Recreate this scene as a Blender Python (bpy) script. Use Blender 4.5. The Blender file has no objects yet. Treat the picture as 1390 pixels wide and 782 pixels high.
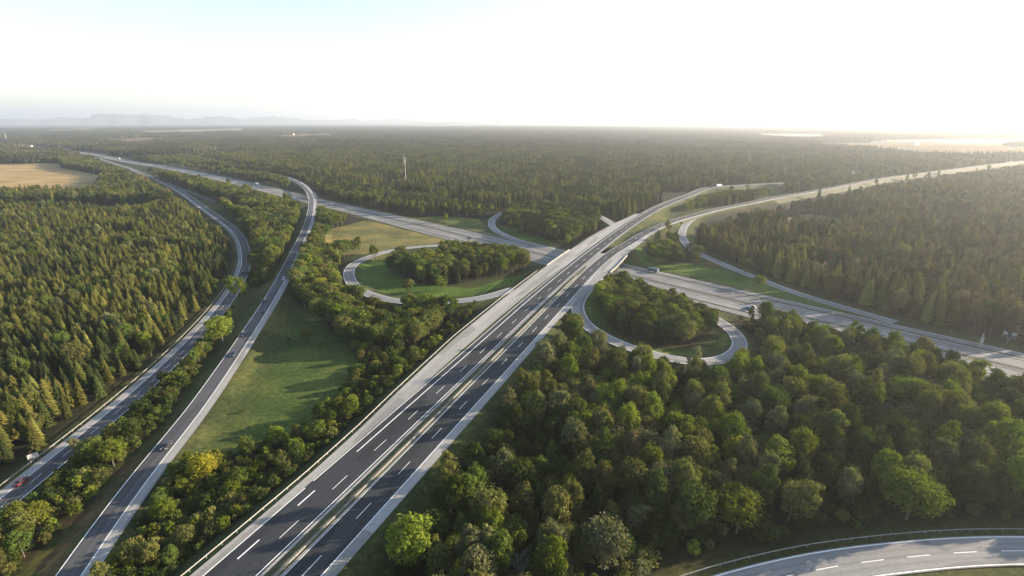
import bpy, bmesh, math, random
import numpy as np
from mathutils import Vector
rng = np.random.default_rng(7)
random.seed(7)
R = math.radians
sc = bpy.context.scene
COL = sc.collection

# ------------------------------------------------------------------ camera
F_PX, W_PX, H_PX, Y_HOR = 700.0, 1390.0, 782.0, 164.0
Z_ROAD = 6.5
CAM_Z = 92.3 + Z_ROAD
PITCH = math.atan((H_PX / 2 - Y_HOR) / F_PX)
cam = bpy.data.objects.new('camera', bpy.data.cameras.new('camera'))
COL.objects.link(cam)
cam.location = (0, 0, CAM_Z)
cam.rotation_euler = (math.pi / 2 - PITCH, 0, 0)
cam.data.sensor_width = 36
cam.data.lens = 36 * F_PX / W_PX
cam.data.clip_start = 1
cam.data.clip_end = 60000
sc.camera = cam

# ------------------------------------------------------------------ world, sun, exposure
SUN_AZ, SUN_EL = 75.0, 13.5            # azimuth clockwise from the viewing direction
world = bpy.data.worlds.new('World')
sc.world = world
world.use_nodes = True
wn = world.node_tree
bg = wn.nodes['Background']
sky = wn.nodes.new('ShaderNodeTexSky')
sky.sky_type = 'NISHITA'
sky.sun_disc = False
sky.sun_elevation = R(SUN_EL)
sky.sun_rotation = R(SUN_AZ)
sky.altitude = 500
sky.dust_density = 1.2
sky.ozone_density = 1.2
wn.links.new(sky.outputs[0], bg.inputs[0])
bg.inputs[1].default_value = 0.088
sun = bpy.data.objects.new('sun', bpy.data.lights.new('sun', 'SUN'))
COL.objects.link(sun)
sun.data.energy = 5.0
sun.data.angle = R(0.5)
sun.data.color = (1.0, 0.82, 0.60)
SUN_DIR = Vector((math.sin(R(SUN_AZ)) * math.cos(R(SUN_EL)), math.cos(R(SUN_AZ)) * math.cos(R(SUN_EL)), math.sin(R(SUN_EL))))
sun.rotation_euler = (-SUN_DIR).to_track_quat('-Z', 'Y').to_euler()
sun.location = (600, 400, 300)
sc.view_settings.view_transform = 'Standard'
sc.view_settings.look = 'None'
sc.view_settings.exposure = 2.1
sc.view_settings.gamma = 1.0
sc.view_settings.use_curve_mapping = False
sc.render.engine = 'CYCLES'
cy = sc.cycles
cy.max_bounces = 6
cy.diffuse_bounces = 2
cy.glossy_bounces = 2
cy.transmission_bounces = 3
cy.transparent_max_bounces = 4
cy.volume_bounces = 0
cy.caustics_reflective = False
cy.caustics_refractive = False
cy.use_denoising = True
HAZE_DENSITY, HAZE_ANISO = 0.000095, 0.45

# ------------------------------------------------------------------ picture geometry -> places on the ground
SP, CP = math.sin(PITCH), math.cos(PITCH)


def U(px, py, z=0.0):
    u = (px - W_PX / 2) / F_PX
    v = (H_PX / 2 - py) / F_PX
    t = (CAM_Z - z) / (SP - v * CP)
    return np.array([u * t, (CP + v * SP) * t])


def UP(pts, z=0.0):
    """list of (px,py[,z]) -> world xy"""
    return np.array([U(p[0], p[1], p[2] if len(p) > 2 else z) for p in pts])


def project(x, y, z):
    dz = z - CAM_Z
    d = y * CP - dz * SP
    up = y * SP + dz * CP
    return W_PX / 2 + F_PX * x / d, H_PX / 2 - F_PX * up / d, d


AZ = R(22.1)                            # heading of the motorway
MD = np.array([math.sin(AZ), math.cos(AZ)])
MN = np.array([MD[1], -MD[0]])
MO = U(423.4, 768, Z_ROAD)


def M(s, lat):
    return MO + MD * s + MN * lat


HE = np.array([0.696, -0.718])          # heading of the crossing highway
HN = np.array([0.718, 0.696])


def HW(t, n):
    return HE * t + HN * n


# ------------------------------------------------------------------ materials
def mat(name):
    m = bpy.data.materials.new(name)
    m.use_nodes = True
    nt = m.node_tree
    return m, nt, nt.nodes['Principled BSDF']


def lk(nt, a, b):
    nt.links.new(a, b)


def node(nt, t, **kw):
    n = nt.nodes.new(t)
    for k, v in kw.items():
        setattr(n, k, v)
    return n


def noise(nt, scale, detail=4, vec=None, rough=0.55):
    n = node(nt, 'ShaderNodeTexNoise')
    n.inputs['Scale'].default_value = scale
    n.inputs['Detail'].default_value = detail
    n.inputs['Roughness'].default_value = rough
    if vec is not None:
        lk(nt, vec, n.inputs['Vector'])
    return n


def ramp(nt, fac, stops):
    r = node(nt, 'ShaderNodeValToRGB')
    els = r.color_ramp.elements
    els[0].position, els[0].color = stops[0][0], (*stops[0][1], 1)
    els[1].position, els[1].color = stops[-1][0], (*stops[-1][1], 1)
    for p, c in stops[1:-1]:
        e = els.new(p)
        e.color = (*c, 1)
    lk(nt, fac, r.inputs[0])
    return r


def mixc(nt, fac, a, b, blend='MIX'):
    n = node(nt, 'ShaderNodeMix', data_type='RGBA', blend_type=blend)
    for sock, val in ((n.inputs[0], fac), (n.inputs[6], a), (n.inputs[7], b)):
        if hasattr(val, 'links'):
            lk(nt, val, sock)
        elif isinstance(val, (int, float)):
            sock.default_value = val
        else:
            sock.default_value = (*val, 1)
    return n.outputs[2]


def math_n(nt, op, a, b=None):
    n = node(nt, 'ShaderNodeMath', operation=op)
    for i, v in enumerate((a, b)):
        if v is None:
            continue
        if hasattr(v, 'links'):
            lk(nt, v, n.inputs[i])
        else:
            n.inputs[i].default_value = v
    return n.outputs[0]


def simple(name, col, rough=0.6, metal=0.0, var=0.15, scale=1.5):
    m, nt, b = mat(name)
    tc = node(nt, 'ShaderNodeTexCoord')
    n = noise(nt, scale, 3, tc.outputs['Object'])
    c = ramp(nt, n.outputs[0], [(0.3, tuple(x * (1 - var) for x in col)), (0.7, tuple(min(1, x * (1 + var)) for x in col))])
    lk(nt, c.outputs[0], b.inputs['Base Color'])
    b.inputs['Roughness'].default_value = rough
    b.inputs['Metallic'].default_value = metal
    return m


def road_mat(name, dark, light, track=0.25, lanes=3.75, rough=0.85, joints=0.0):
    """paving: large patches, fine grain, wheel tracks along the lanes (uv = metres across, metres along)"""
    m, nt, b = mat(name)
    uv = node(nt, 'ShaderNodeUVMap')
    geo = node(nt, 'ShaderNodeNewGeometry')
    big = noise(nt, 0.03, 5, geo.outputs['Position'])
    fine = noise(nt, 1.4, 3, geo.outputs['Position'])
    st = node(nt, 'ShaderNodeMapping')
    st.inputs['Scale'].default_value = (1.6, 0.02, 1)
    lk(nt, uv.outputs[0], st.inputs[0])
    streak = noise(nt, 1.0, 4, st.outputs[0])
    f = math_n(nt, 'ADD', math_n(nt, 'MULTIPLY', big.outputs[0], 0.45), math_n(nt, 'MULTIPLY', fine.outputs[0], 0.2))
    f = math_n(nt, 'ADD', f, math_n(nt, 'MULTIPLY', streak.outputs[0], 0.35))
    c = ramp(nt, f, [(0.36, dark), (0.66, light)]).outputs[0]
    sep = node(nt, 'ShaderNodeSeparateXYZ')
    lk(nt, uv.outputs[0], sep.inputs[0])
    wv = math_n(nt, 'SINE', math_n(nt, 'MULTIPLY', sep.outputs[0], 4 * math.pi / lanes))
    wv = math_n(nt, 'MULTIPLY', math_n(nt, 'MAXIMUM', wv, 0.0), track)
    c = mixc(nt, wv, c, tuple(x * 0.55 for x in dark))
    pm = node(nt, 'ShaderNodeMapping')
    pm.inputs['Scale'].default_value = (1 / lanes, 1 / 31.0, 1)
    lk(nt, uv.outputs[0], pm.inputs[0])
    vo = node(nt, 'ShaderNodeTexVoronoi', distance='CHEBYCHEV')
    vo.inputs['Scale'].default_value = 1.0
    vo.inputs['Randomness'].default_value = 0.55
    lk(nt, pm.outputs[0], vo.inputs['Vector'])
    sc_ = node(nt, 'ShaderNodeSeparateColor')
    lk(nt, vo.outputs['Color'], sc_.inputs[0])
    c = mixc(nt, math_n(nt, 'MULTIPLY', math_n(nt, 'GREATER_THAN', sc_.outputs[0], .72), .45), c, tuple(x * .62 for x in dark))
    c = mixc(nt, math_n(nt, 'MULTIPLY', math_n(nt, 'GREATER_THAN', sc_.outputs[1], .80), .35), c, tuple(x * 1.12 for x in light))
    ck = noise(nt, .35, 6, geo.outputs['Position'], .7)
    ck = math_n(nt, 'LESS_THAN', math_n(nt, 'ABSOLUTE', math_n(nt, 'SUBTRACT', ck.outputs[0], .5)), .006)
    c = mixc(nt, math_n(nt, 'MULTIPLY', ck, .5), c, tuple(x * .35 for x in dark))
    if joints:
        j = math_n(nt, 'FRACT', math_n(nt, 'DIVIDE', sep.outputs[1], 5.0))
        j = math_n(nt, 'MULTIPLY', math_n(nt, 'LESS_THAN', j, 0.03), joints)
        c = mixc(nt, j, c, tuple(x * 0.4 for x in dark))
    lk(nt, c, b.inputs['Base Color'])
    b.inputs['Roughness'].default_value = rough
    b.inputs['Specular IOR Level'].default_value = 0.3
    return m


M_ASPH = road_mat('dark_asphalt', (0.017, 0.020, 0.024), (0.038, 0.041, 0.046), 0.18)
M_ASPH_OLD = road_mat('worn_grey_asphalt', (0.052, 0.054, 0.060), (0.092, 0.094, 0.10), 0.35, 4.0)
M_CONC = road_mat('pale_concrete_paving', (0.21, 0.203, 0.192), (0.335, 0.325, 0.305), 0.10, 3.75, 0.9, 0.25)
M_HWY = road_mat('grey_concrete_carriageway', (0.13, 0.128, 0.126), (0.215, 0.212, 0.206), 0.35, 3.75, 0.9, 0.2)
M_RAMP = road_mat('pale_grey_ramp_paving', (0.17, 0.17, 0.172), (0.27, 0.268, 0.262), 0.3, 4.0)
M_LINE = simple('white_road_paint', (0.78, 0.78, 0.76), 0.7, 0, 0.08, 0.8)
M_BARRIER = simple('galvanised_rail_steel', (0.20, 0.20, 0.195), 0.6, 0.2, 0.2)
M_PARAPET = simple('bridge_concrete', (0.20, 0.195, 0.175), 0.9, 0, 0.2, 0.5)
M_WHITE = simple('white_render', (0.74, 0.73, 0.70), 0.8)
M_ROOF = simple('red_brown_roof_tile', (0.26, 0.10, 0.06), 0.85)
M_GLASS = simple('dark_glass', (0.02, 0.025, 0.03), 0.12, 0, 0.1)
M_TYRE = simple('tyre_rubber', (0.02, 0.02, 0.02), 0.9)
M_RIM = simple('alloy_rim', (0.45, 0.45, 0.46), 0.35, 0.8)
M_LAMP = simple('headlight_lens', (0.75, 0.76, 0.78), 0.15)
M_TAIL = simple('red_tail_lens', (0.35, 0.02, 0.02), 0.25)
M_SIGN = simple('grey_sign_back', (0.30, 0.30, 0.295), 0.5, 0.2)
M_MAST = simple('pale_mast_steel', (0.34, 0.34, 0.33), 0.5, 0.1)
M_BARK = simple('bark', (0.10, 0.085, 0.065), 0.95, 0, 0.35, 3.0)
M_BARK_GREY = simple('bare_grey_wood', (0.22, 0.20, 0.17), 0.95, 0, 0.3, 3.0)


def paint(name, col):
    m, nt, b = mat(name)
    lw = node(nt, 'ShaderNodeTexCoord')
    n = noise(nt, 2.0, 2, lw.outputs['Object'])
    c = ramp(nt, n.outputs[0], [(0.3, tuple(x * 0.93 for x in col)), (0.7, col)])
    lk(nt, c.outputs[0], b.inputs['Base Color'])
    b.inputs['Roughness'].default_value = 0.35
    b.inputs['Coat Weight'].default_value = 0.6
    return m


P_BLACK, P_NAVY, P_GREY = paint('black_paint', (0.012, 0.012, 0.014)), paint('navy_paint', (0.015, 0.022, 0.045)), paint('dark_grey_paint', (0.022, 0.022, 0.025))
P_WHITE, P_BLUE, P_RED = paint('white_paint', (0.5, 0.5, 0.5)), paint('mid_blue_paint', (0.06, 0.13, 0.26)), paint('dark_red_paint', (0.085, 0.018, 0.016))


def foliage(name, a, b_, trans=0.35):
    """leaf colour varies per tree and from leaf clump to leaf clump; part of the light shines through"""
    m, nt, p = mat(name)
    out = nt.nodes['Material Output']
    oi = node(nt, 'ShaderNodeObjectInfo')
    tc = node(nt, 'ShaderNodeTexCoord')
    n = noise(nt, 0.55, 3, tc.outputs['Object'])
    f = math_n(nt, 'ADD', math_n(nt, 'MULTIPLY', oi.outputs['Random'], 0.6), math_n(nt, 'MULTIPLY', n.outputs[0], 0.5))
    c = ramp(nt, f, [(0.2, a), (0.85, b_)]).outputs[0]
    hs = node(nt, 'ShaderNodeHueSaturation')
    wv = node(nt, 'ShaderNodeTexWhiteNoise', noise_dimensions='1D')
    lk(nt, math_n(nt, 'MULTIPLY', oi.outputs['Random'], 91.7), wv.inputs['W'])
    lk(nt, math_n(nt, 'ADD', math_n(nt, 'MULTIPLY', wv.outputs[0], 0.026), 0.492), hs.inputs['Hue'])
    lk(nt, math_n(nt, 'ADD', math_n(nt, 'MULTIPLY', wv.outputs[0], 0.5), 0.72), hs.inputs['Value'])
    lk(nt, c, hs.inputs['Color'])
    d = node(nt, 'ShaderNodeBsdfDiffuse')
    t = node(nt, 'ShaderNodeBsdfTranslucent')
    lk(nt, hs.outputs[0], d.inputs[0])
    tcol = mixc(nt, 1.0, hs.outputs[0], (1.05, 1.20, 0.50), 'MULTIPLY')
    lk(nt, tcol, t.inputs[0])
    mx = node(nt, 'ShaderNodeMixShader')
    mx.inputs[0].default_value = trans
    lk(nt, d.outputs[0], mx.inputs[1])
    lk(nt, t.outputs[0], mx.inputs[2])
    nt.nodes.remove(p)
    lk(nt, mx.outputs[0], out.inputs[0])
    return m


TONES = {
    'dark green': foliage('dark_green_leaves', (0.029, 0.042, 0.012), (0.064, 0.082, 0.022), .25),
    'mid green': foliage('mid_green_leaves', (0.056, 0.079, 0.019), (0.108, 0.133, 0.031), .28),
    'olive': foliage('olive_leaves', (0.082, 0.088, 0.028), (0.153, 0.147, 0.047), .28),
    'yellow green': foliage('yellow_green_leaves', (0.094, 0.122, 0.018), (0.172, 0.191, 0.030), .3),
    'brown green': foliage('brown_green_leaves', (0.101, 0.073, 0.040), (0.179, 0.130, 0.068), .2),
    'golden': foliage('golden_leaves', (0.182, 0.173, 0.022), (0.271, 0.242, 0.030), .3),
    'grey green': foliage('grey_green_leaves', (0.090, 0.097, 0.047), (0.164, 0.162, 0.079), .25),
}
NEEDLES = {
    'dark green': foliage('dark_spruce_needles', (0.030, 0.041, 0.015), (0.059, 0.071, 0.022), 0.12),
    'olive': foliage('olive_spruce_needles', (0.067, 0.074, 0.020), (0.126, 0.121, 0.030), 0.12),
    'ochre': foliage('ochre_spruce_needles', (0.104, 0.105, 0.028), (0.171, 0.158, 0.042), 0.12),
}


# ------------------------------------------------------------------ mesh helpers
def mesh_obj(name, verts, faces, material, parent=None, uvs=None, smooth=False):
    me = bpy.data.meshes.new(name)
    me.from_pydata([tuple(map(float, v)) for v in verts], [], [tuple(map(int, f)) for f in faces])
    if uvs is not None:
        ul = me.uv_layers.new(name='UVMap')
        li = np.zeros(len(me.loops), dtype=np.int32)
        me.loops.foreach_get('vertex_index', li)
        ul.data.foreach_set('uv', np.asarray(uvs, dtype=np.float32)[li].ravel())
    if material is not None:
        me.materials.append(material)
    if smooth:
        me.polygons.foreach_set('use_smooth', np.ones(len(me.polygons), dtype=bool))
    me.update()
    o = bpy.data.objects.new(name, me)
    COL.objects.link(o)
    if parent is not None:
        o.parent = parent
    return o


def quads_mesh(name, V, material):
    """V: (n,4,3) separate quads"""
    n = len(V)
    me = bpy.data.meshes.new(name)
    me.vertices.add(n * 4)
    me.vertices.foreach_set('co', V.astype(np.float32).ravel())
    me.loops.add(n * 4)
    me.loops.foreach_set('vertex_index', np.arange(n * 4, dtype=np.int32))
    me.polygons.add(n)
    me.polygons.foreach_set('loop_start', np.arange(0, n * 4, 4, dtype=np.int32))
    me.update(calc_edges=True)
    me.materials.append(material)
    return me


class MB:
    """collects boxes, tubes and prisms into one mesh"""

    def __init__(self):
        self.v, self.f = [], []

    def add(self, v, f):
        o = len(self.v)
        self.v += [tuple(map(float, a)) for a in v]
        self.f += [tuple(i + o for i in q) for q in f]

    def box(self, c, s, rot=0.0):
        x, y, z = (a / 2 for a in s)
        cr, sr = math.cos(rot), math.sin(rot)
        v = []
        for dz in (-z, z):
            for dx, dy in ((-x, -y), (x, -y), (x, y), (-x, y)):
                v.append((c[0] + dx * cr - dy * sr, c[1] + dx * sr + dy * cr, c[2] + dz))
        self.add(v, [(3, 2, 1, 0), (4, 5, 6, 7), (0, 1, 5, 4), (1, 2, 6, 5), (2, 3, 7, 6), (3, 0, 4, 7)])

    def tube(self, a, b, r0, r1, n=6):
        a, b = Vector(a), Vector(b)
        d = (b - a).normalized()
        x = d.orthogonal().normalized()
        y = d.cross(x)
        v = []
        for p, r in ((a, r0), (b, r1)):
            for i in range(n):
                an = 2 * math.pi * i / n
                v.append(p + x * (r * math.cos(an)) + y * (r * math.sin(an)))
        f = [(i, (i + 1) % n, n + (i + 1) % n, n + i) for i in range(n)]
        f += [tuple(range(n - 1, -1, -1)), tuple(range(n, 2 * n))]
        self.add(v, f)

    def build(self, name, material, parent=None, smooth=False):
        return mesh_obj(name, self.v, self.f, material, parent, None, smooth)


def tag(o, label=None, cat=None, group=None, kind=None):
    if label:
        o['label'] = label
    if cat:
        o['category'] = cat
    if group:
        o['group'] = group
    if kind:
        o['kind'] = kind
    return o


def empty(name, loc, rz=0.0, scale=None):
    o = bpy.data.objects.new(name, None)
    COL.objects.link(o)
    o.location = loc
    o.rotation_euler = (0, 0, rz)
    if scale is not None:
        o.scale = scale
    o.empty_display_size = 0.5
    return o


# ------------------------------------------------------------------ road alignments
def resample(P3, step=3.0, smooth=6):
    """P3: (n,3) control points -> Catmull-Rom, even steps, lightly smoothed"""
    P3 = np.asarray(P3, float)
    P = np.vstack([2 * P3[0] - P3[1], P3, 2 * P3[-1] - P3[-2]])
    out = []
    for i in range(1, len(P) - 2):
        n = max(2, int(np.linalg.norm(P[i + 1] - P[i]) / (step * 0.5)))
        t = np.linspace(0, 1, n, endpoint=False)[:, None]
        # centripetal-like: use chordal tangents scaled by segment length
        d1 = np.linalg.norm(P[i + 1] - P[i]) + 1e-9
        d0 = np.linalg.norm(P[i] - P[i - 1]) + 1e-9
        d2 = np.linalg.norm(P[i + 2] - P[i + 1]) + 1e-9
        m1 = ((P[i] - P[i - 1]) / d0 * d1 + (P[i + 1] - P[i]) / d1 * d0) / (d0 + d1) * d1
        m2 = ((P[i + 1] - P[i]) / d1 * d2 + (P[i + 2] - P[i + 1]) / d2 * d1) / (d1 + d2) * d1
        h = (2 * t**3 - 3 * t**2 + 1) * P[i] + (t**3 - 2 * t**2 + t) * m1 + (-2 * t**3 + 3 * t**2) * P[i + 1] + (t**3 - t**2) * m2
        out.append(h)
    out.append(P[-2][None])
    Q = np.vstack(out)

    def even(Q):
        s = np.r_[0, np.cumsum(np.linalg.norm(np.diff(Q, axis=0), axis=1))]
        n = max(2, int(s[-1] / step))
        si = np.linspace(0, s[-1], n + 1)
        return np.c_[np.interp(si, s, Q[:, 0]), np.interp(si, s, Q[:, 1]), np.interp(si, s, Q[:, 2])]
    Q = even(Q)
    for _ in range(smooth):
        Q[1:-1] = 0.25 * Q[:-2] + 0.5 * Q[1:-1] + 0.25 * Q[2:]
    return even(Q)


def px_path(pts, step=3.0, smooth=6):
    return resample([[*U(p[0], p[1], p[2]), p[2]] for p in pts], step, smooth)


ROADS = []          # (path, left, right) for the terrain, the clearing of trees


def frames(path):
    d = np.gradient(path[:, :2], axis=0)
    d /= np.linalg.norm(d, axis=1)[:, None] + 1e-9
    n = np.c_[d[:, 1], -d[:, 0]]        # to the right of travel
    s = np.r_[0, np.cumsum(np.linalg.norm(np.diff(path[:, :2], axis=0), axis=1))]
    return d, n, s


def val(o, s):
    """an offset: a number or a list of (station, offset)"""
    if isinstance(o, (int, float)):
        return np.full(len(s), float(o))
    a = np.array(o, float)
    return np.interp(s, a[:, 0], a[:, 1])


def ribbon(name, path, l, r, material, dz=0.0, s0=None, s1=None, kind='structure', cuts=2):
    d, n, s = frames(path)
    L, Rr = val(l, s), val(r, s)
    m = np.ones(len(s), bool)
    if s0 is not None:
        m &= s >= s0
    if s1 is not None:
        m &= s <= s1
    idx = np.where(m)[0]
    V, UV, Fc = [], [], []
    for i in idx:
        for k in range(cuts):
            o = L[i] + (Rr[i] - L[i]) * k / (cuts - 1)
            p = path[i, :2] + n[i] * o
            V.append((p[0], p[1], path[i, 2] + dz))
            UV.append((o, s[i]))
    for j in range(len(idx) - 1):
        for k in range(cuts - 1):
            a = j * cuts + k
            Fc.append((a, a + 1, a + cuts + 1, a + cuts))
    o = mesh_obj(name, V, Fc, material, None, UV)
    o['kind'] = kind
    return o


def dashes(path, off, first, length, gap, width, dz, s1=None):
    """V,F of a broken line"""
    d, n, s = frames(path)
    V, Fc = [], []
    a = first
    end = s[-1] if s1 is None else s1
    while a + length < end:
        q = []
        for t in (a, a + length):
            x, y, z = np.interp(t, s, path[:, 0]), np.interp(t, s, path[:, 1]), np.interp(t, s, path[:, 2])
            nx, ny = np.interp(t, s, n[:, 0]), np.interp(t, s, n[:, 1])
            for w in (-width / 2, width / 2):
                q.append((x + nx * (off + w), y + ny * (off + w), z + dz))
        b = len(V)
        V += [q[0], q[1], q[3], q[2]]
        Fc.append((b, b + 1, b + 2, b + 3))
        a += length + gap
    return V, Fc


def dash_obj(name, path, off, first, length=6.0, gap=12.0, width=0.16, dz=0.03, s1=None, s0=None):
    V, Fc = dashes(path, off, first, length, gap, width, dz, s1)
    if V:
        o = mesh_obj(name, V, Fc, M_LINE)
        o['kind'] = 'structure'


def road(path, l, r):
    d, n, s = frames(path)
    ROADS.append((path, val(l, s), val(r, s)))


# --- motorway: one straight cross-section up to station 250, then the carriageways swing away from each other
S_START = -140
def st(v):
    return [(a - S_START, b) for a, b in v]


main = resample([[*M(s, 0), Z_ROAD] for s in (S_START, -50, 50, 150, 250, 300)], 3.0, 0)
LC_R = [(-140, -7.7), (200, -7.7), (250, -6.6), (291, -5.3), (330, -3.5), (378, -0.8), (440, 4.0), (490, 9.0)]     # inner edge, west carriageway
west = resample([[*M(s, np.interp(s, [a for a, b in LC_R], [b for a, b in LC_R])), z] for s, z in ((S_START, 6.5), (0, 6.5), (100, 6.5), (200, 6.5), (250, 6.5), (291, 6.5), (330, 6.5), (378, 6.5), (440, 6.5), (490, 6.2))]
                + [[*M(530, 13.0), 5.8], [*M(604, 26), 5.2], [*M(661, 38), 4.8], [*U(975, 254.5, 4.5), 4.5], [*U(1010, 252, 4.5), 4.5], [*U(1055, 249.5, 4.5), 4.5], [*U(1110, 246.5, 3.5), 3.5], [*U(1150, 243, 1.5), 1.5], [*U(1168, 238, .5), .5], [*U(1166, 232, .4), .4]], 3.0, 8)
east = resample([[*M(s, l), z] for s, l, z in ((S_START, -4.0, 6.5), (0, -4.0, 6.5), (100, -4.1, 6.5), (200, -4.0, 6.5), (250, -3.8, 6.5), (280, -2.6, 6.5), (306, -0.6, 6.5), (337, 4.4, 6.5), (389, 11.9, 6.5), (425, 19.5, 6.3), (468, 32.0, 5.8), (499, 43, 5.2))]
                + [[*U(969, 283.5, 4.8), 4.8], [*U(1000, 277.5, 4.5), 4.5], [*U(1045, 268.5, 4.5), 4.5], [*U(1110, 257.5, 4.5), 4.5], [*U(1200, 241, 4.5), 4.5], [*U(1265, 233, 4.5), 4.5], [*U(1350, 222.5, 4.5), 4.5], [*U(1460, 212, 4.5), 4.5]], 3.0, 8)
coll_l = [(-140, -22.3), (0, -22.3), (25, -22.6), (46, -23.8), (62, -25.2), (83, -27), (124, -30), (184, -31), (243, -30.4), (295, -28.2), (340, -26), (369, -23.7), (413, -18.9), (450, -13), (481, -8.8)]
coll_r = [(-140, -19.8), (28, -19.9), (50, -20.2), (70, -19.9), (104, -21.0), (160, -21.5), (190, -21.5), (257, -19.2), (290, -17.6), (330, -15.7), (387, -12.0), (413, -9.9), (450, -7.2), (481, -4.0)]
collector = resample([[*M(s, (np.interp(s, *zip(*coll_l)) + np.interp(s, *zip(*coll_r))) / 2), 6.5] for s in np.arange(S_START, 482, 20)], 3.0, 2)
_, _, cs = frames(collector)
_sta = (collector[:, :2] - MO) @ MD
_half = (np.interp(_sta, *zip(*coll_r)) - np.interp(_sta, *zip(*coll_l))) / 2
HALF = list(zip(cs, _half))
NHALF = list(zip(cs, -_half))

# west carriageway: right edge is the path; asphalt 10.8 m, inner concrete strip 1.3 m
ribbon('motorway_lane', west, -12.1, -0.8, M_ASPH, 0.0)
ribbon('motorway_edge_strip', west, -0.8, 0.0, M_CONC, 0.004)
ribbon('lane_marking', west, -1.55, -1.32, M_LINE, 0.008)
ribbon('lane_marking', west, -12.05, -11.8, M_LINE, 0.008, s0=-17 + 38 - S_START)
ribbon('lane_marking', west, -12.05, -11.8, M_LINE, 0.006, s1=38 - S_START - 17.5)
road(west, -12.1, 0.3)
ribbon('motorway_shoulder', collector, NHALF, HALF, M_CONC, -0.012)
road(collector, NHALF, HALF)
st_dash = float((U(379.8, 730.8, 6.5) - MO) @ MD)
dash_obj('lane_marking', west, -8.85, 13.2 + 140 - 18 * 8, s1=140 + 36, width=0.32)
dash_obj('lane_marking', west, -4.9, st_dash + 140 - 18 * 7, s1=140 + 470)
ribbon('lane_marking', west, -9.5, -9.2, M_LINE, 0.008, s0=140 + 37)

# east carriageway: the path is its inner edge
E_R = [(a + 140, b) for a, b in [(-140, 10.7), (160, 10.7), (178, 11.6), (237, 14.6), (264, 16.2), (300, 15.2), (323, 13.8), (370, 11.2), (420, 10.7)]]
ribbon('motorway_lane', east, 0.0, 7.75, M_ASPH, 0.0)
ribbon('motorway_shoulder', east, 7.75, E_R, M_CONC, -0.004)
ribbon('lane_marking', east, 0.18, 0.36, M_LINE, 0.008)
ribbon('lane_marking', east, 7.6, 7.82, M_LINE, 0.01)
dash_obj('lane_marking', east, 4.0, 140 - 3 - 18 * 7, s1=140 + 480)
road(east, -0.6, E_R)

# median of the straight part
M_MEDGRASS, _nt, _b = mat('thin_median_grass')
_g = node(_nt, 'ShaderNodeNewGeometry')
_n1 = noise(_nt, 0.9, 5, _g.outputs['Position'])
_c = ramp(_nt, _n1.outputs[0], [(0.35, (0.032, 0.038, 0.014)), (0.55, (0.056, 0.058, 0.022)), (0.75, (0.095, 0.085, 0.042))])
lk(_nt, _c.outputs[0], _b.inputs['Base Color'])
_b.inputs['Roughness'].default_value = 0.95
_mid = main
ribbon('median_grass', _mid, -7.7, -4.45, M_MEDGRASS, -0.02, s1=140 + 262)
ribbon('median_paving', _mid, -4.45, -4.0, M_CONC, -0.008, s1=140 + 262)

def bank(path, l, r, s0):
    """grass slopes down both sides of a road that leaves the finely modelled ground"""
    d, n, s = frames(path)
    L, Rr = val(l, s), val(r, s)
    idx = np.where(s >= s0)[0]
    V, Fc = [], []
    for i in idx:
        for o, z in ((L[i] - 8, -.3), (L[i] - 1, path[i, 2] - .08), (Rr[i] + 1, path[i, 2] - .08), (Rr[i] + 8, -.3)):
            p = path[i, :2] + n[i] * o
            V.append((p[0], p[1], z))
    for j in range(len(idx) - 1):
        for q in range(3):
            a = j * 4 + q
            Fc.append((a, a + 1, a + 5, a + 4))
    o = mesh_obj('road_bank', V, Fc, M_MEDGRASS)
    o['kind'] = 'structure'


bank(west, -12.1, 0.3, 640)
bank(east, -.6, 10.7, 600)

# --- crossing highway
hw = resample([[*HW(t, n), 0.3] for t, n in ((760, 286.6), (400, 286.6), (100, 286.6), (-200, 286.6), (-441, 286.0), (-645, 281), (-947, 280.5), (-1335, 266), (-1590, 240))]
              + [[*U(122, 209.3), 0.3], [*U(84, 204.5), .3], [*U(60, 201.2), .3], [*U(20, 197), .3], [*U(-80, 190), .3]], 4.0, 10)
ribbon('highway_carriageway', hw, 1.2, 14.2, M_HWY, 0.0)
ribbon('highway_carriageway', hw, -12.8, -1.2, M_HWY, 0.0)
ribbon('highway_median', hw, -1.2, 1.2, M_MEDGRASS, -0.02)
ribbon('highway_median', hw, 14.2, 15.8, M_MEDGRASS, -0.03, s1=1160)
ribbon('highway_collector', hw, [(0, 15.8), (700, 16.2), (1000, 16.2), (1160, 14.2)], [(0, 24), (430, 24), (520, 22.6), (1000, 22.6), (1160, 15.5)], M_HWY, -0.006, s1=1160)
ribbon('highway_collector', hw, [(690, -13.2), (800, -20.6), (1140, -21), (1300, -15)], [(690, -12.9), (800, -14.3), (1140, -14.3), (1300, -12.9)], M_HWY, -0.006, s0=690, s1=1300)
ribbon('highway_collector', hw, -15.6, -12.8, M_HWY, -0.004, s1=688)
for a, b in ((1.6, 1.8), (13.9, 14.15), (-12.6, -12.35), (-1.8, -1.6), (22.0, 22.2)):
    ribbon('highway_marking', hw, a, b, M_LINE, 0.012, s1=1150 if a > 20 else None)
for o in (5.6, 9.6, -5.4, -9.0):
    dash_obj('highway_marking', hw, o, 3, s1=1500)
road(hw, -15.6, 17)
hw_wide = hw[(np.arange(len(hw)) * 4.0 < 1170)]
road(hw_wide, -21, 24)

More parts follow.
